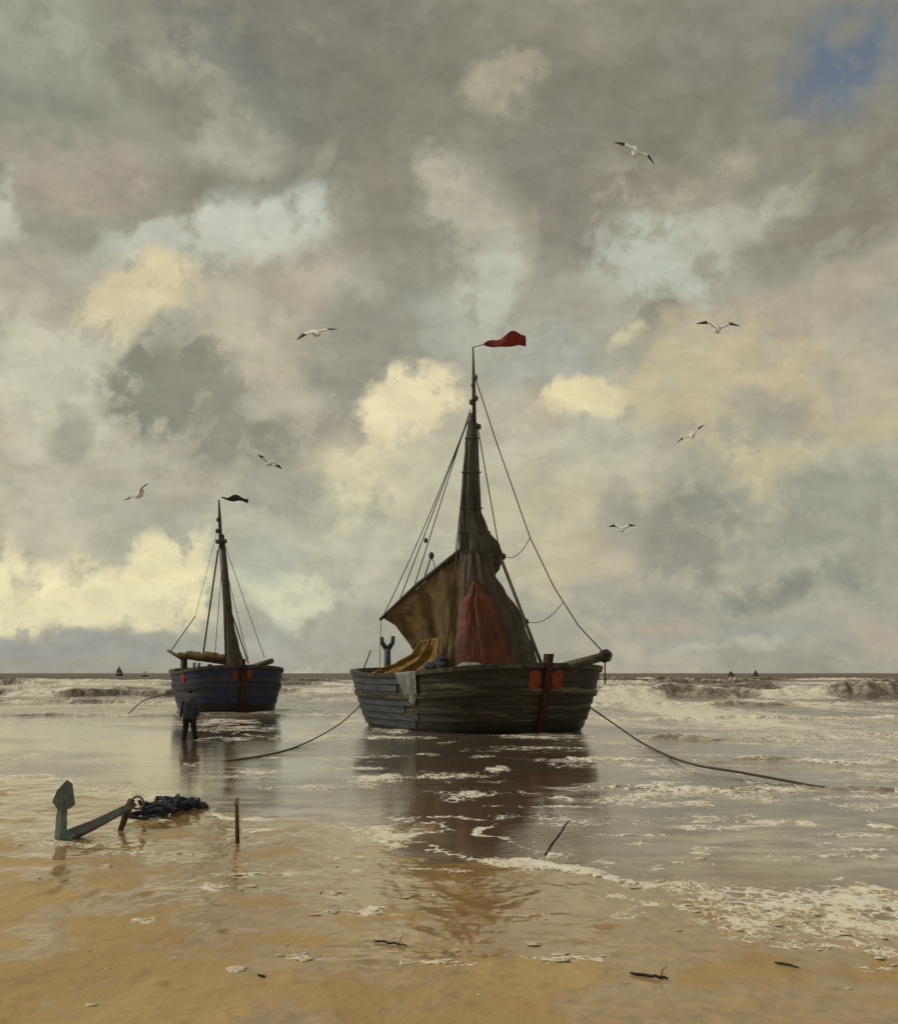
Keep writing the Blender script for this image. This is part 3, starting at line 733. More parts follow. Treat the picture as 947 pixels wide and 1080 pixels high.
def cloth(root, name, mat, left, right, nu=26, nv=26, fold=0.12, nf=4.0, thick=0.03, seed=0, belly=0.0):
    """cloth stretched between two polylines of world points"""
    def samp(pl, t):
        ls = [0]
        for a, b in zip(pl[:-1], pl[1:]): ls.append(ls[-1]+(b-a).length)
        d = t*ls[-1]
        for i in range(len(pl)-1):
            if d <= ls[i+1] or i == len(pl)-2:
                q = (d-ls[i])/max(1e-6, ls[i+1]-ls[i]); return pl[i].lerp(pl[i+1], q)
    rg = random.Random(seed); p1, p2 = rg.uniform(0, 6), rg.uniform(0, 6)
    V = []; SS, TT_ = np.meshgrid(np.linspace(0, 1, nu), np.linspace(0, 1, nv)); WR = fbm(SS*5+seed, TT_*3+SS*2, 4, 300+seed, 0.6); WS = 1-2*np.abs(fbm(SS*7-TT_*3, TT_*2.5+seed, 3, 310+seed))
    nrm = (right[0]-left[0]).cross(left[-1]-left[0]).normalized()
    for j in range(nv):
        t = j/(nv-1); a = samp(left, t); b = samp(right, t)
        for i in range(nu):
            s = i/(nu-1)
            d = fold*(math.sin(nf*6.28*s+p1+1.6*t)+0.5*math.sin(nf*13*s+p2-2*t))*min(1, t*3+0.2)+belly*math.sin(math.pi*s)*math.sin(math.pi*t)+fold*(0.9*WR[j, i]+0.5*(WS[j, i]-0.6))
            V.append(a.lerp(b, s)+nrm*d)
    n = len(V); vs = [p+nrm*thick/2 for p in V]+[p-nrm*thick/2 for p in V]; fs = []
    for j in range(nv-1):
        for i in range(nu-1):
            a = j*nu+i; fs.append((a, a+1, a+nu+1, a+nu)); fs.append((n+a, n+a+nu, n+a+nu+1, n+a+1))
    edge = [i for i in range(nu)]+[j*nu+nu-1 for j in range(1, nv)]+[(nv-1)*nu+i for i in range(nu-2, -1, -1)]+[j*nu for j in range(nv-2, 0, -1)]
    for a, b in zip(edge, edge[1:]+edge[:1]): fs.append((a, n+a, n+b, b))
    mb = MB(); mb.add(vs, fs); return mb.build(name, mat, root)
def sagline(a, b, sag, n=14):
    return [a.lerp(b, i/(n-1))-Vector((0, 0, sag*4*(i/(n-1))*(1-i/(n-1)))) for i in range(n)]
def rope(root, name, a, b, r=0.02, sag=0.0, mat=None):
    return MB().tube(sagline(a, b, sag, 2 if sag == 0 else 12), r, 6).build(name, mat or M['rope'], root)
def block(root, p, r=0.12):
    return MB().ball(p, r*0.7, r*0.7, r, 8, 6).build('block', M['mast'], root)
def pennant(root, mat, p0, p1, w0, w1, seed=0):
    """windsock-like streamer between two points"""
    n = 12; pts = []; rs = []
    for i in range(n+1):
        t = i/n; p = p0.lerp(p1, t)+Vector((0, 0.22*math.sin(t*7+seed), 0.07*math.sin(t*9+seed)))
        pts.append(p); rs.append(w0+(w1-w0)*min(1, t*2.2)*(0.85+0.25*math.sin(t*11+seed)))
    mb = MB(); vs = []; fs = []
    for p, r in zip(pts, rs):
        for k in range(8):
            a = 6.283*k/8; vs.append(p+Vector((0.25*r*math.sin(3*a), 0.13*r*math.sin(a), r*math.cos(a)*(0.92+0.16*math.sin(a*2+p.x*5)))))
    for i in range(n):
        for k in range(8):
            k2 = (k+1) % 8; fs.append((i*8+k, i*8+k2, (i+1)*8+k2, (i+1)*8+k))
    fs.append(tuple(range(8))); fs.append(tuple(n*8+k for k in range(8)))
    mb.add(vs, fs); return mb.build('pennant', mat, root)

def big_boat():
    th = math.radians(26); yc = 52.0
    loc = Vector((0.86, yc, -0.09))
    root = empty('fishing_boat', loc, th-math.pi/2)
    tag(root, 'large dark fishing boat with ochre and red sails, stranded in the shallows', 'fishing boat')
    hull = Hull(12.5, 7.85, 2.30, wmat(root))
    build_hull(root, hull, [M['tar'], M['tar2'], M['tar']], 8)
    # red-orange boards either side of the stem
    hull_patch(root, hull, 'bow_board', M['orange'], 0.034, 0.80, 0.026, 0.14, 0.12, 20, 5, 3.0)
    hull_patch(root, hull, 'bow_board', M['orange'], -0.034, 0.80, 0.026, 0.14, 0.12, 20, 5, 3.0)
    # blue-grey quarter boards and the pale cloth drying over the rail, on the side towards us (starboard: negative ph)
    st = math.pi
    for i in range(8):
        k0, k1 = i/8*0.97, (i+1)/8*0.97+0.012
        pa = find_ph(hull, k0, 430+13*math.sin(i*i*1.7+0.6), -1.8, -0.1); ph = [pa+(-2.75-pa)*j/30 for j in range(31)]
        rows = [[hull.surf(p, k0, -0.01) for p in ph], [hull.surf(p, k0, 0.095) for p in ph], [hull.surf(p, k1, 0.045) for p in ph], [hull.surf(p, k1, -0.01) for p in ph]]
        mb = MB(hull.M); strip(mb, rows); mb.build('quarter_plank', M['aft'], root, smooth=False)
    pa, pb = find_ph(hull, 0.8, 421, -1.8, -0.1), find_ph(hull, 0.8, 441, -1.8, -0.1)
    rows = []
    for j in range(12):
        t = j/11; row = []
        for i in range(15):
            q = i/14; low = 0.70-0.20*math.sin(q*2.6+0.2)+0.03*math.sin(q*17)
            sp = pa+(pb-pa)*(0.5+(q-0.5)*(1-0.35*t)+0.10*t)
            k = 1.035+(low-1.035)*t
            row.append(hull.surf(sp, k, 0.16+0.03*math.sin(q*11+t*2)-0.02*t))
        rows.append(row)
    back = [[p+(hull.M.to_3x3().inverted() @ Vector((0.02, 0.03, 0))) for p in r] for r in rows]
    mb = MB(hull.M); strip(mb, [[hull.surf(pa+(pb-pa)*i/14, 1.035, -0.22) for i in range(15)]]+rows+back[::-1]); mb.build('drying_cloth', M['pale'], root)
    # mast and topmast
    mb = MB().tube([P(489.5, 745, 51), P(491, 640, 51), P(495, 500, 51), P(498, 436, 51)], [0.22, 0.20, 0.17, 0.14], 12)
    mast = mb.build('mast', M['mast'], root)
    MB().tube([P(500.2, 445, 50.85), P(499.5, 400, 50.85), P(498.8, 366, 50.85)], [0.085, 0.07, 0.03], 8).build('topmast', M['mast'], root)
    MB().tube([P(501.5, 452, 50.95), P(501.5, 448, 50.95)], 0.24, 10).build('mast_cap', M['mast'], root)
    pn = pennant(root, M['pennant'], P(511, 363, 50.8), P(554, 357, 50.8), 0.06, 0.32, 1.0)
    MB().tube([P(499, 366, 50.85), P(511, 363, 50.8)], 0.02, 5).build('pennant_staff', M['mast'], root)
    for (u, v) in ((497, 424), (502, 420), (501.5, 398), (499, 406)): block(root, P(u, v, 50.8), 0.13)
    # gathered sails
    rows_sail(root, 'furled_sail', M['grey'], [(446, 493.5, 503), (470, 490.5, 504.5), (500, 488, 506), (540, 486, 508), (558, 485, 514), (575, 485, 527), (588, 485, 531), (600, 486, 526), (614, 487, 514)], 50.9, 0.42, 72, 9, 0.42, 3)
    rows_sail(root, 'foresail', M['brown'], [(584, 489, 516), (606, 488, 521), (625, 487, 532), (642, 486, 545), (660, 485, 554), (685, 482, 563), (716, 478, 569)], 50.4, 0.55, 84, 10, 0.42, 4, -1.2)
    rows_sail(root, 'red_sail', M['red'], [(612, 499, 504), (622, 495, 511), (636, 487, 520), (652, 485, 527), (668, 484, 535), (690, 482, 546), (716, 480, 553)], 49.6, 0.50, 72, 9, 0.42, 5, -0.6)
    for v_, ul, ur in ((462, 491, 504.5), (498, 487.5, 506.5), (536, 485.5, 508.5), (561, 484.5, 516)):        # lashings round the furled sail
        ring = [P((ul+ur)/2, v_, 50.9)+Vector(((ur-ul)/2/F*51*1.06*math.cos(q), 0.40*math.sin(q), 0.05*math.sin(q))) for q in [6.283*i/20 for i in range(21)]]
        MB().tube(ring, 0.028, 5, False).build('lashing', M['rope'], root)
    left = [P(404, 652, 53.6), P(418, 660, 53.4), P(431, 678, 53.2), P(439, 690, 53.0), P(425, 716, 52.8)]
    right = [P(486, 581, 51.0), P(488, 620, 50.9), P(486, 660, 50.8), P(486, 716, 50.6)]
    cloth(root, 'mainsail', M['ochre'], left, right, 70, 50, 0.085, 2.4, 0.04, 2)
    left = [P(444, 676, 51.6), P(436, 692, 51.6), P(414, 703, 51.8), P(392, 709, 52.2), P(388, 716, 52.2)]
    right = [P(464, 672, 51.0), P(464, 694, 50.8), P(452, 708, 50.8), P(448, 712, 50.8), P(446, 718, 50.8)]
    cloth(root, 'sail_fold', M['yellow'], left, right, 40, 40, 0.10, 2.0, 0.04, 6)
    MB().tube([P(401, 653.5, 53.7), P(440, 617, 52.4), P(489, 578, 50.8)], [0.07, 0.10, 0.11], 9).build('gaff', M['mast'], root)
    # bowsprit laid out over the rail
    b0, b1 = P(560, 714, 48.2), P(638, 692, 45.4)
    bs = MB().tube([b0, b0.lerp(b1, 0.5), b1], [0.20, 0.20, 0.16], 12).build('bowsprit', M['spar'], root)
    d = (b1-b0).normalized(); mb = MB()
    mb.tube([b1-d*0.10, b1+d*0.12], 0.24, 14); mb.build('sprit_cap', M['tar2'], bs)
    mb = MB(); ring = [b1+d*0.14+Vector((0.14*math.cos(a), 0, 0.14*math.sin(a))) for a in [6.283*i/14 for i in range(15)]]
    mb.tube(ring, 0.035, 6, False); mb.build('ring', M['iron'], bs)
    rope(root, 'hanging_line', b1+Vector((0, 0, -0.15)), P(638, 722, 45.4), 0.03)
    # standing and running rigging
    fs_ = [(500.5, 396, 50.85), (522, 462, 50.2), (540, 513, 49.6), (559, 567, 48.9), (584, 619, 47.8), (610, 660, 46.6)]
    MB().tube([P(*q) for q in fs_]+[b1+Vector((-0.05, 0, 0.12))], 0.024, 6).build('forestay', M['rope'], root)
    rope(root, 'inner_stay', P(527, 586, 50.4), P(573, 706, 46.8), 0.075)
    rope(root, 'inner_stay', P(503, 446, 50.9), P(528, 588, 50.4), 0.025)
    rope(root, 'downhaul', P(531, 586, 50.4), P(559, 567, 48.9), 0.015, 0.35)
    rope(root, 'downhaul', P(556, 656, 48.8), P(594, 635, 47.3), 0.015, 0.3)
    block(root, P(531, 587, 50.3), 0.14); block(root, P(555, 656, 48.7), 0.14); 
    rope(root, 'peak_halyard', P(495, 440, 51.0), P(421, 634, 53.0), 0.024)
    rope(root, 'peak_halyard', P(496, 432, 51.0), P(437, 618, 52.5), 0.024)
    rope(root, 'peak_halyard', P(455, 586, 51.8), P(446, 614, 52.2), 0.03)
    rope(root, 'peak_halyard', P(455, 586, 51.8), P(460, 602, 52.0), 0.02)
    block(root, P(455, 586, 51.8), 0.16); block(root, P(449, 570, 51.9), 0.12)
    rope(root, 'topping_lift', P(492, 446, 51.2), P(404, 650, 53.7), 0.020, 0.25)
    rope(root, 'shroud', P(493, 470, 51.1), P(479, 592, 50.2), 0.018)
    rope(root, 'shroud', P(488, 520, 50.6), P(470, 700, 49.0), 0.028)
    rope(root, 'vang', P(402, 654, 53.7), P(400, 712, 53.6), 0.015)
    rope(root, 'rail_line', P(512, 716, 47.6), P(574, 712, 46.6), 0.035, 0.06)
    # stern fittings
    mb = MB().tube([P(409, 735, 54), P(408.5, 684, 54)], [0.16, 0.14], 9)
    mb.tube([P(408.5, 686, 54), P(403, 678, 54), P(402.5, 672, 54)], [0.12, 0.10, 0.09], 7); mb.tube([P(408.5, 686, 54), P(414, 678, 54), P(414.5, 671, 54)], [0.12, 0.10, 0.09], 7)
    mb.build('spar_crutch', M['aft'], root)
    MB().tube([P(381, 712, 54), P(391, 686, 54)], 0.03, 6).build('pole', M['spar'], root)
    # canvas covered hatch amidships
    mb = MB(); c = P(496, 709, 47.9); vs = []; fs = []
    nu, nv = 20, 10
    for j in range(nv+1):
        for i in range(nu+1):
            s, t = i/nu*2-1, j/nv*2-1
            vs.append(c+Vector((0.68*s, 0.5*t, -0.4+0.78*(max(0, 1-abs(s)**3.5))**0.4*(max(0, 1-abs(t)**3))**0.4)))
    for j in range(nv):
        for i in range(nu): a = j*(nu+1)+i; fs.append((a, a+1, a+nu+2, a+nu+1))
    mb.add(vs, fs); mb.build('hatch_cover', M['hatch'], root)
    return root, hull

def small_boat():
    th = math.radians(13); yc = 77.0
    loc = Vector(((237.5-U0)/F*yc, yc, -0.19))
    # seen from further left, so turn it with the line of sight
    root = empty('fishing_boat', loc, th-math.pi/2+math.radians(9))
    tag(root, 'smaller blue-hulled fishing boat with bare mast, farther out on the left', 'fishing boat')
    hull = Hull(9.6, 6.1, 2.50, wmat(root))
    build_hull(root, hull, [M['blue'], M['blue'], M['blue2'], M['blue']], 7)
    hull_patch(root, hull, 'bow_board', M['orange'], 0.035, 0.84, 0.022, 0.10, 0.12)
    hull_patch(root, hull, 'bow_board', M['orange'], -0.035, 0.84, 0.022, 0.10, 0.12)
    hull_patch(root, hull, 'quarter_board', M['orange'], -1.3, 0.84, 0.10, 0.11, 0.12)
    hull_patch(root, hull, 'side_board', M['blue2'], -0.25, 0.46, 0.13, 0.22, 0.12, 16, 5, 4)
    Y = 77.5
    MB().tube([P(244, 725, Y), P(240, 640, Y), P(234, 572, Y)], [0.36, 0.28, 0.20], 12).build('mast', M['mast'], root)
    MB().tube([P(233, 578, Y-.15), P(231.6, 545, Y-.15), P(230.8, 527, Y-.15)], [0.13, 0.10, 0.05], 8).build('topmast', M['mast'], root)
    MB().tube([P(233.4, 573, Y), P(233.2, 569, Y)], 0.36, 10).build('mast_cap', M['mast'], root)
    pennant(root, M['pennant2'], P(233, 525, Y), P(261, 527, Y), 0.05, 0.19, 2.0)
    rows_sail(root, 'furled_sail', M['mast'], [(640, 239, 244), (660, 239, 247), (680, 239, 252), (700, 239, 258), (716, 239, 262)], Y-.5, 0.5, 30, 4, 0.14, 8)
    # boom with the sail stowed along it
    a, b = P(188, 691, Y+1.5), P(243, 694, Y)
    pts = [a.lerp(b, i/16)+Vector((0, 0, -0.06*math.sin(i*1.1))) for i in range(17)]
    MB().tube(pts, [0.20+0.09*math.sin(math.pi*i/16)+0.04*math.sin(i*2.3) for i in range(17)], 10).build('stowed_sail', M['ochre'], root)
    MB().tube([P(177, 686, Y+1.8), P(187, 692, Y+1.6), P(243, 700, Y)], [0.09, 0.12, 0.13], 8).build('boom', M['spar'], root)
    MB().tube([P(194, 730, Y+1.4), P(194, 692, Y+1.4)], 0.22, 8).build('spar_crutch', M['tar2'], root)
    mb = MB().tube([P(258, 707, 73.5), P(287, 697, 72.0)], [0.22, 0.15], 10); mb.build('bowsprit', M['spar'], root)
    rope(root, 'topping_lift', P(230, 580, Y), P(214, 692, Y+.8), 0.055)
    rope(root, 'topping_lift', P(231, 577, Y), P(222, 640, Y+.4), 0.022)
    rope(root, 'sheet', P(206, 650, Y+1), P(180, 687, Y+1.7), 0.030)
    rope(root, 'halyard', P(229, 560, Y), P(206, 650, Y+1), 0.014)
    rope(root, 'shroud', P(235, 585, Y), P(226, 700, Y-1.2), 0.022)
    rope(root, 'shroud', P(236, 590, Y), P(262, 696, Y-1.2), 0.022)
    rope(root, 'forestay', P(234, 566, Y), P(279, 694, 72.6), 0.022)
    rope(root, 'shroud', P(242, 640, Y-.4), P(262, 700, Y-1.6), 0.045)
    for (u, v) in ((229, 560), (235, 566), (230, 548)): block(root, P(u, v, Y-.2), 0.16)
    for u in (204, 209): MB().tube([P(u, 712, Y-1), P(u+1, 699, Y-1)], 0.10, 6).build('bollard', M['pale'], root)
    return root, hull
boat1, hull1 = big_boat()
boat2, hull2 = small_boat()

# ---- gear lying on the big boat's deck
def heap(name, mat, c, rx, ry, rz, n, seed, label, cat, group=None):
    rg = random.Random(seed); mb = MB()
    for i in range(n):
        a = rg.uniform(0, 6.283); q = math.sqrt(rg.random())
        p = Vector(c)+Vector((rx*q*math.cos(a), ry*q*math.sin(a), rz*(1-q*q)*rg.uniform(0.05, 0.95)))
        s = rg.uniform(0.18, 0.36)*min(rx, rz*1.3)
        mb.ball(p, s*1.3, s, s, 8, 6, None, 0.18, rg)
    o = mb.build(name, mat); return tag(o, label, cat, group)
zd = 1.62
heap('net_heap', M['net'], (P(465, 690, 49.9).x, 49.9, zd), 0.62, 0.5, 1.65, 70, 3, 'dark heap of nets on deck at the foot of the ochre sail', 'net')

# ------------------------------------------------------------------ hawsers
def hawser(name, pts, r, label):
    sm = []
    n = len(pts)
    for i in range(n-1):
        p0, p1, p2, p3 = pts[max(i-1, 0)], pts[i], pts[i+1], pts[min(i+2, n-1)]
        for k in range(8):
            t = k/8
            sm.append(0.5*((2*p1)+(p2-p0)*t+(2*p0-5*p1+4*p2-p3)*t*t+(3*p1-p0-3*p2+p3)*t**3))
    sm.append(pts[-1])
    o = MB().tube(sm, r, 7).build(name, M['rope2']); return tag(o, label, 'rope')
def side_point(hull, k, sign):
    best = None
    for i in range(200):
        p = hull.M @ hull.surf(2*math.pi*i/200, k, 0.03); u = p.x/p.y
        if best is None or sign*u > sign*best[0]: best = (u, p)
    return best[1]
hawser('mooring_rope', [side_point(hull1, 0.42, 1), P(648, 764, 45), P(676, 783, 39.5), P(706, 798, 33.2), P(735, 807.5, 29.2), G(775, 814, .09), G(830, 824, .06), G(862, 830, .05), G(905, 834, -.06)], 0.03,
       'thick mooring rope dipping from the big boat into the water at right')
hawser('mooring_rope', [side_point(hull1, 0.42, -1), P(362, 761, 48.5), P(338, 776, 42.5), P(312, 788, 38), G(285, 795.5, .03), G(250, 801.5, .02), G(222, 805, -.05)], 0.024,
       'thin mooring rope slanting from the big boat down into the shallows on the left')
hawser('mooring_rope', [side_point(hull2, 0.5, -1), P(165, 735, 74), P(150, 740, 70), P(135, 746, 66)+Vector((0, 0, -0.4))], 0.03, 'short mooring rope slanting from the blue boat into the water')

# ------------------------------------------------------------------ anchor
def build_anchor():
    c = G(69, 886, 0.07)
    root = empty('anchor', c); tag(root, 'grey iron anchor half sunk in wet sand with one fluke standing up', 'anchor')
    Y = c.y
    tip = P(70, 826, Y-0.05); mid = P(65, 862, Y); low = P(67, 888, Y+.02)
    MB().tube([low+Vector((0.10, 0, -0.06)), P(64, 882, Y), mid, P(67, 843, Y-.02)], [0.085, 0.085, 0.07, 0.06], 4).build('arm', M['iron'], root, smooth=False)
    # spade-shaped palm
    out = [(70, 823), (74, 826), (77, 848), (71, 853), (60, 853), (55, 846), (60, 834)]
    fr = [P(u, v, Y-0.05) for u, v in out]; bk = [P(u+2.5, v+0.5, Y+0.04) for u, v in out]; n = len(out)
    mb = MB(); mb.add(fr+bk, [tuple(range(n))[::-1], tuple(range(n, 2*n))]+[(i, (i+1) % n, n+(i+1) % n, n+i) for i in range(n)])
    mb.build('fluke', M['iron'], root, smooth=False)
    # buried arm and palm, just breaking the sand
    MB().tube([low+Vector((0.10, 0, -0.06)), low+Vector((0.15, 0.35, -0.2)), low+Vector((0.2, 0.7, -0.42))], [0.085, 0.07, 0.05], 4).build('arm', M['iron'], root, smooth=False)
    e = P(141, 849, c.y+1.5)
    MB().tube([low+Vector((-0.03, -0.03, 0.03)), P(100, 870, c.y+.55), e], [0.10, 0.075, 0.055], 4).build('shank', M['iron'], root, smooth=False)
    d = (e-low).normalized(); sdir = Vector((0.25, 0.35, 0.9)).normalized()
    MB().tube([e-d*0.12-sdir*0.42, e-d*0.12, e-d*0.12+sdir*0.12], [0.035, 0.06, 0.05], 7).build('stock', M['stake'], root)
    ring = [e+d*0.09+Vector((0.09*math.cos(a), 0.02*math.sin(a), 0.09*math.sin(a))) for a in [6.283*i/14 for i in range(15)]]
    MB().tube(ring, 0.018, 6, False).build('ring', M['iron'], root)
    return e+d*0.15
ring_p = build_anchor()
# tangled cable beside the anchor
rg = random.Random(21); mb = MB(); pts = [ring_p]
c0, c1 = G(150, 862, 0.06), G(206, 849, 0.04)
def on_sand(p, lift):
    return Vector((p.x, p.y, max(0.0, float(sand_z(np.array([p.x]), np.array([p.y]))[0]))+lift))
for i in range(120):
    t = i/119; q = c0.lerp(c1, t)
    a = i*0.72
    q = q+Vector((0.22*math.sin(a*1.3)+rg.uniform(-.06, .06), 0.34*math.cos(a)+rg.uniform(-.1, .1), 0))
    pts.append(on_sand(q, 0.02+0.20*math.sin(math.pi*min(1, t*0.95+.05))*(0.5+0.5*math.sin(a*2.1))+rg.uniform(0, .04)))
mb.tube(pts, 0.030, 6); tag(mb.build('anchor_cable', M['net']), 'dark tangled heap of wet cable lying beside the anchor', 'cable')
# stake
b = G(250, 889, 0.03); r = empty('stake', b); tag(r, 'thin upright wooden stake standing in wet sand right of the anchor', 'stake')
MB().tube([b+Vector((0.01, 0, -0.15)), b+Vector((0, 0, 0.3)), b+Vector((-0.008, 0, 0.56))], [0.030, 0.028, 0.024], 8).build('post', M['stake'], r)
MB().tube([b+Vector((-0.008, 0, 0.50)), b+Vector((-0.01, 0, 0.60))], 0.036, 8).build('post_top', M['pale'], r)

# ------------------------------------------------------------------ flotsam on the sand, and a stand-in for a rope reflection
def stick(u, v, u2, v2, r, label, seed, mat='drift', twig=True):
    rg = random.Random(seed)
    def gp(u, v, lift):
        p = G(u, v); z = float(sand_z(np.array([p.x]), np.array([p.y]))[0]); return Vector((p.x, p.y, max(z, 0)+lift))
    a, b = gp(u, v, r*0.5), gp(u2, v2, r*0.6); pts = []
    for i in range(9):
        t = i/8; p = a.lerp(b, t)+Vector((rg.uniform(-1, 1)*r, rg.uniform(-1, 1)*2*r, rg.uniform(0, 1)*r)); pts.append(p)
    mb = MB().tube(pts, [r*(0.5+0.6*math.sin(math.pi*min(1, .15+i/8*.8))) for i in range(9)], 6)
    if twig:
        mb.tube([pts[6], pts[6]+Vector((0.02, 0.04, 0.05)), pts[6]+Vector((0.05, 0.02, 0.08))], [r*0.5, r*0.3, r*0.15], 5)
    return tag(mb.build('driftwood', M[mat]), label, 'driftwood')
stick(666, 1036, 705, 1040, 0.011, 'dark twiggy driftwood stick on bare sand near the bottom edge', 1)
stick(272, 1041, 280, 1043, 0.008, 'tiny dark stub of driftwood low on the sand left of centre', 2, twig=False)
stick(818, 1021, 842, 1026, 0.010, 'dark driftwood stick by the foam edge at lower right', 3, twig=False)
stick(396, 1002, 428, 1008, 0.009, 'long thin dark stick lying on wet sand at bottom centre', 4)
stick(574, 903, 600, 866, 0.010, 'slanting dark rod standing in for a rope reflection in the shallows', 5, twig=False)  # solid rod added in place of the rigging's mirrored dark line

# ------------------------------------------------------------------ person
def person():
    foot = G(200, 782.0, -0.05); X, Y = foot.x, foot.y
    root = empty('person', (X, Y, -0.07)); tag(root, 'person in blue smock, dark trousers and cap standing in shallows before blue boat', 'person')
    def skinmesh(name, chains, mat, sub=2):
        vs = []; es = []; rs = []
        idx = {}
        for ch in chains:
            prev = None
            for (p, r) in ch:
                key = tuple(round(q, 4) for q in p)
                if key not in idx: idx[key] = len(vs); vs.append(p); rs.append(r)
                if prev is not None: es.append((prev, idx[key]))
                prev = idx[key]
        me = bpy.data.meshes.new(name); me.from_pydata(vs, es, []); me.update()
        o = bpy.data.objects.new(name, me); C.objects.link(o); o.parent = root
        sk = o.modifiers.new('skin', 'SKIN'); sk.use_smooth_shade = True
        if not me.skin_vertices: me.skin_vertices.new()
        for i, r in enumerate(rs):
            sv = me.skin_vertices[0].data[i]; sv.radius = r if isinstance(r, tuple) else (r, r); sv.use_root = (i == 0)
        sb = o.modifiers.new('sub', 'SUBSURF'); sb.levels = sub; sb.render_levels = sub
        me.materials.append(mat); return o
    h = 1.0
    # body: pelvis, trunk, neck, head, arms with hands, legs with boots
    pel = ((0, 0, 0.93), (0.15, 0.11)); 
    ch = [[pel, ((0, 0, 1.10), (0.15, 0.11)), ((0, 0.0, 1.30), (0.17, 0.12)), ((0, 0.0, 1.41), (0.10, 0.07)), ((0, -0.01, 1.50), (0.055, 0.055)), ((0, -0.02, 1.57), (0.07, 0.08)), ((0, -0.02, 1.65), (0.085, 0.10)), ((0, -0.015, 1.73), (0.06, 0.07))]]
    for s in (-1, 1):
        sh = ((0, 0.0, 1.41), (0.10, 0.07))
        hx = s*0.30
        ch.append([sh, ((s*0.19, 0, 1.36), 0.045), ((s*0.27, 0.02, 1.14), 0.046), ((s*0.29, -0.05, 0.90), 0.034), ((hx, -0.065, 0.83), (0.022, 0.038))])
        palm = ((hx, -0.065, 0.83), (0.022, 0.038))
        for q, (dy, ln) in enumerate(((-0.028, 0.075), (-0.009, 0.088), (0.010, 0.080), (0.028, 0.062))):
            ch.append([palm, ((hx, -0.065+dy, 0.79), 0.010), ((hx-s*0.006, -0.067+dy, 0.79-ln*0.55), 0.009), ((hx-s*0.018, -0.069+dy, 0.79-ln), 0.008)])
        ch.append([palm, ((hx-s*0.015, -0.105, 0.81), 0.010), ((hx-s*0.02, -0.118, 0.775), 0.009)])
        ch.append([pel, ((s*0.105, 0, 0.82), 0.10), ((s*0.15, -0.03*s, 0.48), 0.066), ((s*0.19, 0.02+0.05*s, 0.12), 0.05), ((s*0.19, 0.015+0.05*s, 0.05), 0.05), ((s*0.215, -0.14+0.05*s, 0.035), (0.045, 0.03))])
    skinmesh('body', ch, M['skin'])
    # clothes a little outside the body
    def lathe(name, rings, mat, n=20, cap=True):
        mb = MB(); vs = []; fs = []
        for (cx, cy, z, rx, ry) in rings:
            for k in range(n):
                a = 6.283*k/n; f = 1+0.03*math.sin(a*5+z*9); vs.append(Vector((X+cx+rx*f*math.cos(a), Y+cy+ry*f*math.sin(a), -0.07+z)))
        m_ = len(rings)
        for j in range(m_-1):
            for k in range(n): k2 = (k+1) % n; fs.append((j*n+k, j*n+k2, (j+1)*n+k2, (j+1)*n+k))
        if cap: fs.append(tuple((m_-1)*n+k for k in range(n))); fs.append(tuple(reversed(range(n))))
        mb.add(vs, fs); return mb.build(name, mat, root)
    lathe('smock', [(0, 0, 0.78, .235, .165), (0, 0, 0.80, .245, .175), (0, 0, 1.0, .215, .16), (0, 0, 1.25, .225, .165), (0, 0, 1.38, .225, .15), (0, 0, 1.46, .16, .115), (0, 0, 1.50, .085, .08)], M['coat'])
    for s in (-1, 1):
        mb = MB(); off = Vector((X, Y, -0.07))
        mb.tube([off+Vector(q) for q in ((s*0.16, 0, 1.41), (s*0.215, 0, 1.38), (s*0.275, 0.02, 1.14), (s*0.292, -0.04, 0.93), (s*0.295, -0.055, 0.885))], [0.085, 0.085, 0.068, 0.056, 0.058], 12); mb.build('sleeve', M['coat'], root)
        mb = MB(); mb.tube([off+Vector(q) for q in ((s*0.09, 0, 0.92), (s*0.105, 0, 0.80), (s*0.15, -0.03*s, 0.48), (s*0.188, 0.02+0.05*s, 0.16), (s*0.19, 0.02+0.05*s, 0.12))], [0.12, 0.125, 0.098, 0.085, 0.088], 12); mb.build('trouser_leg', M['trousers'], root)
        mb = MB(); mb.tube([off+Vector(q) for q in ((s*0.172, 0.02*s, 0.30), (s*0.19, 0.02+0.05*s, 0.10), (s*0.19, 0.01+0.05*s, 0.045), (s*0.21, -0.12+0.05*s, 0.035), (s*0.215, -0.18+0.05*s, 0.03))], [0.078, 0.072, 0.07, 0.05, 0.03], 12); mb.build('boot', M['cap'], root)
    off = Vector((X, Y, -0.07))
    MB().ball(off+Vector((0, -0.01, 1.73)), 0.105, 0.115, 0.075, 14, 8).build('cap', M['cap'], root)
    MB().ball(off+Vector((0, -0.10, 1.70)), 0.075, 0.06, 0.012, 12, 5).build('cap_peak', M['cap'], root)
    MB().ball(off+Vector((0, 0.05, 1.64)), 0.088, 0.07, 0.085, 12, 8).build('hair', M['cap'], root)
    mb = MB().ball(off+Vector((0, -0.125, 1.625)), 0.014, 0.02, 0.026, 8, 6); mb.build('nose', M['skin'], root)
    for s in (-1, 1):
        MB().ball(off+Vector((s*0.032, -0.108, 1.655)), 0.010, 0.008, 0.007, 8, 5).build('eye', M['cap'], root)
        MB().ball(off+Vector((s*0.09, -0.01, 1.635)), 0.012, 0.022, 0.034, 8, 6).build('ear', M['skin'], root)
    MB().ball(off+Vector((0, -0.108, 1.585)), 0.026, 0.010, 0.007, 8, 5).build('mouth', M['stem'], root)
person()

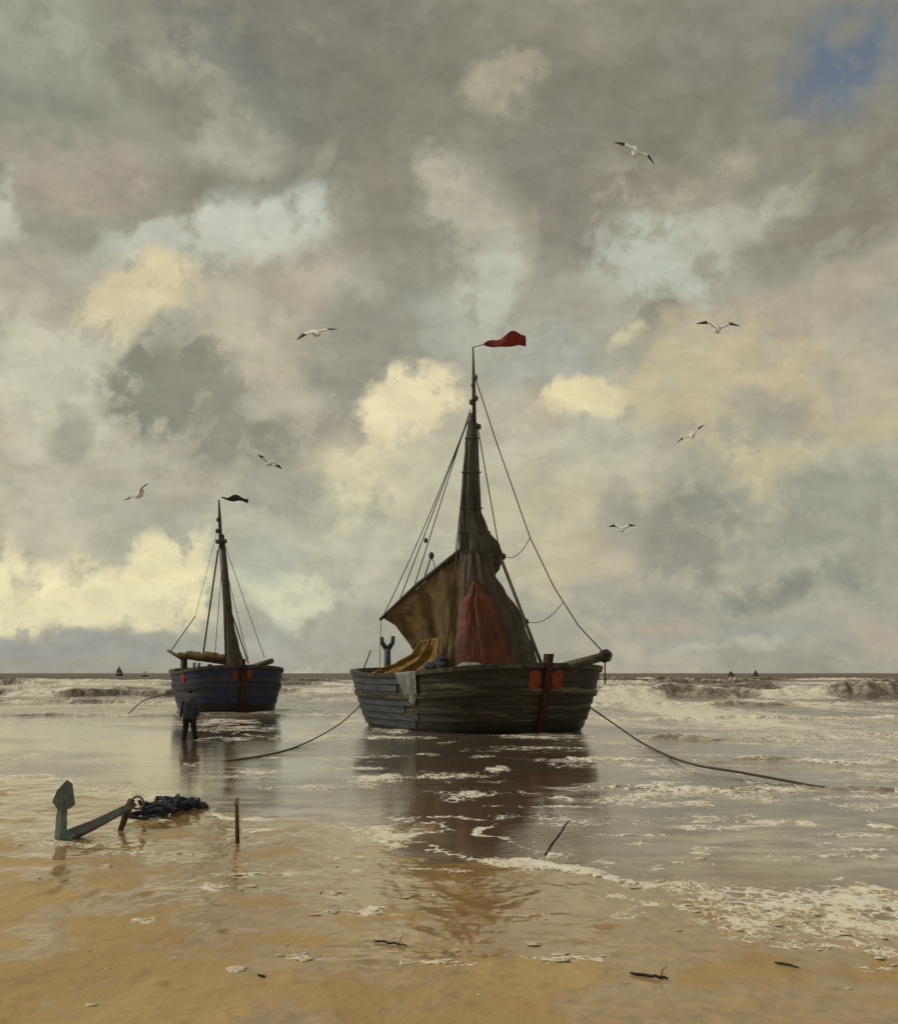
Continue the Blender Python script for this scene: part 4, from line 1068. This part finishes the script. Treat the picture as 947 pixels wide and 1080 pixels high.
# ------------------------------------------------------------------ gulls
def gull(u, v, span_px, span, roll, yaw, pitch, lw, rw, label, pale=False):
    """lw / rw: (raise of inner wing, droop of outer wing) in degrees for the image-left and image-right wing"""
    Y = span*F/span_px; c = P(u, v, Y)
    R = Matrix.Rotation(math.radians(roll), 4, 'Y') @ Matrix.Rotation(math.radians(yaw), 4, 'Z') @ Matrix.Rotation(math.radians(pitch), 4, 'X')
    root = empty('gull', c); root.rotation_euler = R.to_euler(); tag(root, label, 'gull', 'gulls flying over the shore')
    Mx = wmat(root)
    # local: beak towards -Y, wings along X
    mb = MB(Mx); rings = [(-0.30, .012, .012), (-0.27, .044, .044), (-0.22, .062, .060), (-0.15, .080, .085), (-0.03, .110, .115), (0.10, .090, .085), (0.22, .045, .036), (0.30, .012, .010)]
    n = 12; vs = []; fs = []
    for (y, rx, rz) in rings:
        for k in range(n): a = 6.283*k/n; vs.append(Vector((rx*math.cos(a), y, rz*math.sin(a)+0.02*(1 if y < -.2 else 0))))
    for j in range(len(rings)-1):
        for k in range(n): k2 = (k+1) % n; fs.append((j*n+k, j*n+k2, (j+1)*n+k2, (j+1)*n+k))
    fs.append(tuple(reversed(range(n)))); fs.append(tuple((len(rings)-1)*n+k for k in range(n)))
    mb.add(vs, fs); mb.build('body', M['white'], root)
    MB(Mx).tube([(0, -0.29, 0.02), (0, -0.33, 0.016), (0, -0.355, 0.008)], [.014, .011, .003], 6).build('beak', M['beak'], root)
    mb = MB(Mx); mb.add([(-.03, .24, .0), (.03, .24, .0), (.085, .42, .0), (0, .43, .005), (-.085, .42, 0), (-.03, .24, .012), (.03, .24, .012), (.085, .42, .008), (0, .43, .013), (-.085, .42, .008)],
        [(0, 1, 2, 3, 4), (9, 8, 7, 6, 5), (0, 5, 6, 1), (1, 6, 7, 2), (2, 7, 8, 3), (3, 8, 9, 4), (4, 9, 5, 0)]); mb.build('tail', M['white'], root)
    for s, (a1, a2) in ((-1, lw), (1, rw)):
        half = span/2
        def line(t):      # wing spine: rises to the wrist, then droops
            k = 0.46; l1 = min(t, k)*half; l2 = max(0, t-k)*half
            A, B_ = math.radians(a1), math.radians(a2)
            return Vector((s*(0.04+l1*math.cos(A)+l2*math.cos(B_)), -0.10-0.10*math.sin(min(1, t/k)*math.pi/2)+0.22*max(0, t-k)**1.3, 0.03+l1*math.sin(A)+l2*math.sin(B_)))
        def wing(t0, t1, name, mat, par, n=8):
            mb = MB(Mx); vs = []; fs = []
            for i in range(n+1):
                t = t0+(t1-t0)*i/n; p = line(t)
                ch = 0.30*(1-0.15*t) if t < 0.5 else 0.30*(0.925-0.8*((t-0.5)/0.5)**1.4)
                ch = max(ch, 0.03); th = 0.022*(1-t)+0.006
                for (fy, fz) in ((0, 0), (0.3, 1), (1, 0.15), (0.35, -0.35)): vs.append(p+Vector((0, fy*ch, fz*th)))
            for i in range(n):
                for k in range(4): k2 = (k+1) % 4; fs.append((i*4+k, i*4+k2, (i+1)*4+k2, (i+1)*4+k))
            fs += [(3, 2, 1, 0), tuple(n*4+k for k in range(4))]
            mb.add(vs, fs); return mb.build(name, mat, par)
        w = wing(0, 0.52, 'wing', M['wing'] if not pale else M['white'], root)
        wing(0.52, 1.0, 'wing_tip', M['black'], w)
gull(670, 160, 48, 1.35, 22, 8, 44, (12, -12), (14, -26), 'highest gull, tilted with black wingtips, against dark cloud at upper right', True)
gull(756, 347, 48, 1.35, 2, 0, 36, (38, -8), (36, -10), 'large gull gliding level with arched dark wings at right')
gull(730, 459, 34, 1.3, -14, -24, 30, (4, -22), (34, 20), 'gull banking with one wing raised, right of the big boat')
gull(655, 558, 31, 1.3, -2, 12, 32, (34, -6), (38, -2), 'small low gull nearest the horizon, right of the big boat')
gull(333, 351, 46, 1.35, -15, 25, 32, (2, -26), (10, -4), 'gull gliding with stretched pale wings left of the big mast top', True)
gull(285, 489, 31, 1.3, 22, -18, 30, (26, 14), (6, -12), 'small gull diving tilted, between the two masts')
gull(148, 521, 41, 1.35, -8, -26, 34, (-6, -8), (44, 12), 'gull with one wing lifted high, left of the smaller mast')

# ------------------------------------------------------------------ far sails on the horizon
def far_boat(u, w, h, Y, label, mat='far'):
    x = (u-U0)/F*Y; r = empty('far_sailboat', (x, Y, 0)); tag(r, label, 'sailboat', 'sailboats on the horizon')
    s = Y/F; W = w*s; Hh = h*s
    mb = MB(); n = 9; vs = []; fs = []
    for i in range(n):
        t = i/(n-1)*2-1; b = 0.22*W*(1-t*t)**0.6+0.02
        vs += [Vector((x+t*W/2, Y-b, 0.2*Hh+0.04*Hh*t*t)), Vector((x+t*W*0.42, Y-b*0.6, -0.3)), Vector((x+t*W*0.42, Y+b*0.6, -0.3)), Vector((x+t*W/2, Y+b, 0.2*Hh+0.04*Hh*t*t))]
    for i in range(n-1):
        for k in range(4): k2 = (k+1) % 4; fs.append((i*4+k, i*4+k2, i*4+4+k2, i*4+4+k))
    mb.add(vs, fs); mb.build('hull', M['farhull'], r)
    MB().tube([(x-0.02*W, Y, 0.15*Hh), (x-0.02*W, Y, Hh)], [0.02*W, 0.01*W], 6).build('mast', M['farhull'], r)
    def tri(name, pts, m):
        mb = MB(); mb.add([Vector((x+a*W, Y+d, b*Hh)) for d in (-0.15, 0.15) for a, b in pts], [(0, 1, 2), (5, 4, 3), (0, 3, 4, 1), (1, 4, 5, 2), (2, 5, 3, 0)]); mb.build(name, m, r, smooth=False)
    tri('mainsail', [(-0.46, 0.28), (-0.05, 0.28), (-0.05, 0.97)], M[mat]); tri('jib', [(0.02, 0.26), (0.46, 0.26), (0.02, 0.86)], M[mat])
far_boat(771, 7, 6, 900, 'tiny dark sail on the horizon at right, left one of the pair')
far_boat(797, 6, 7, 950, 'tiny dark sail on the horizon at right, right one of the pair')
far_boat(126, 8, 11, 1000, 'tiny dark sailboat on the horizon at far left')
far_boat(153, 8, 6, 850, 'tiny white sailboat on the horizon left of the blue boat', 'white')

# ------------------------------------------------------------------ loose flecks of foam blown over the wet sand
def flecks():
    rg = random.Random(77); spots = []
    for i in range(36):
        v = 835+245*rg.random()**1.6; u = rg.uniform(-20, 970); spots.append((u, v, rg.uniform(0.008, 0.022)))
    for (u, v, ru, rv, st) in FOAM_SAND:
        for i in range(int(2+ru*0.15)):
            spots.append((u+rg.gauss(0, ru*0.6), v+rg.gauss(0, rv*0.7), rg.uniform(0.008, 0.030)))
    for (u, v) in ((112, 921), (225, 941), (150, 981), (162, 868), (248, 1034), (318, 1021), (432, 951), (396, 970), (588, 1020), (246, 884), (170, 870), (560, 1003), (672, 938), (30, 884), (740, 906), (64, 893), (265, 940), (352, 948)):
        for i in range(3): spots.append((u+rg.uniform(-3, 3), v+rg.uniform(-1.5, 1.5), rg.uniform(0.020, 0.038)))
    mb = MB()
    for (u, v, r) in spots:
        p = G(u, v); z = max(float(sand_z(np.array([p.x]), np.array([p.y]))[0]), -0.002)
        mb.ball((p.x, p.y, z+0.1*r), r*rg.uniform(1.0, 2.6), r*rg.uniform(0.8, 1.8), r*rg.uniform(0.14, 0.36), 8, 4, None, 0.30, rg)
    tag(mb.build('foam_flecks', M['shellw']), 'scattered small flecks of white foam over the wet sand', 'foam', kind='stuff')
flecks()
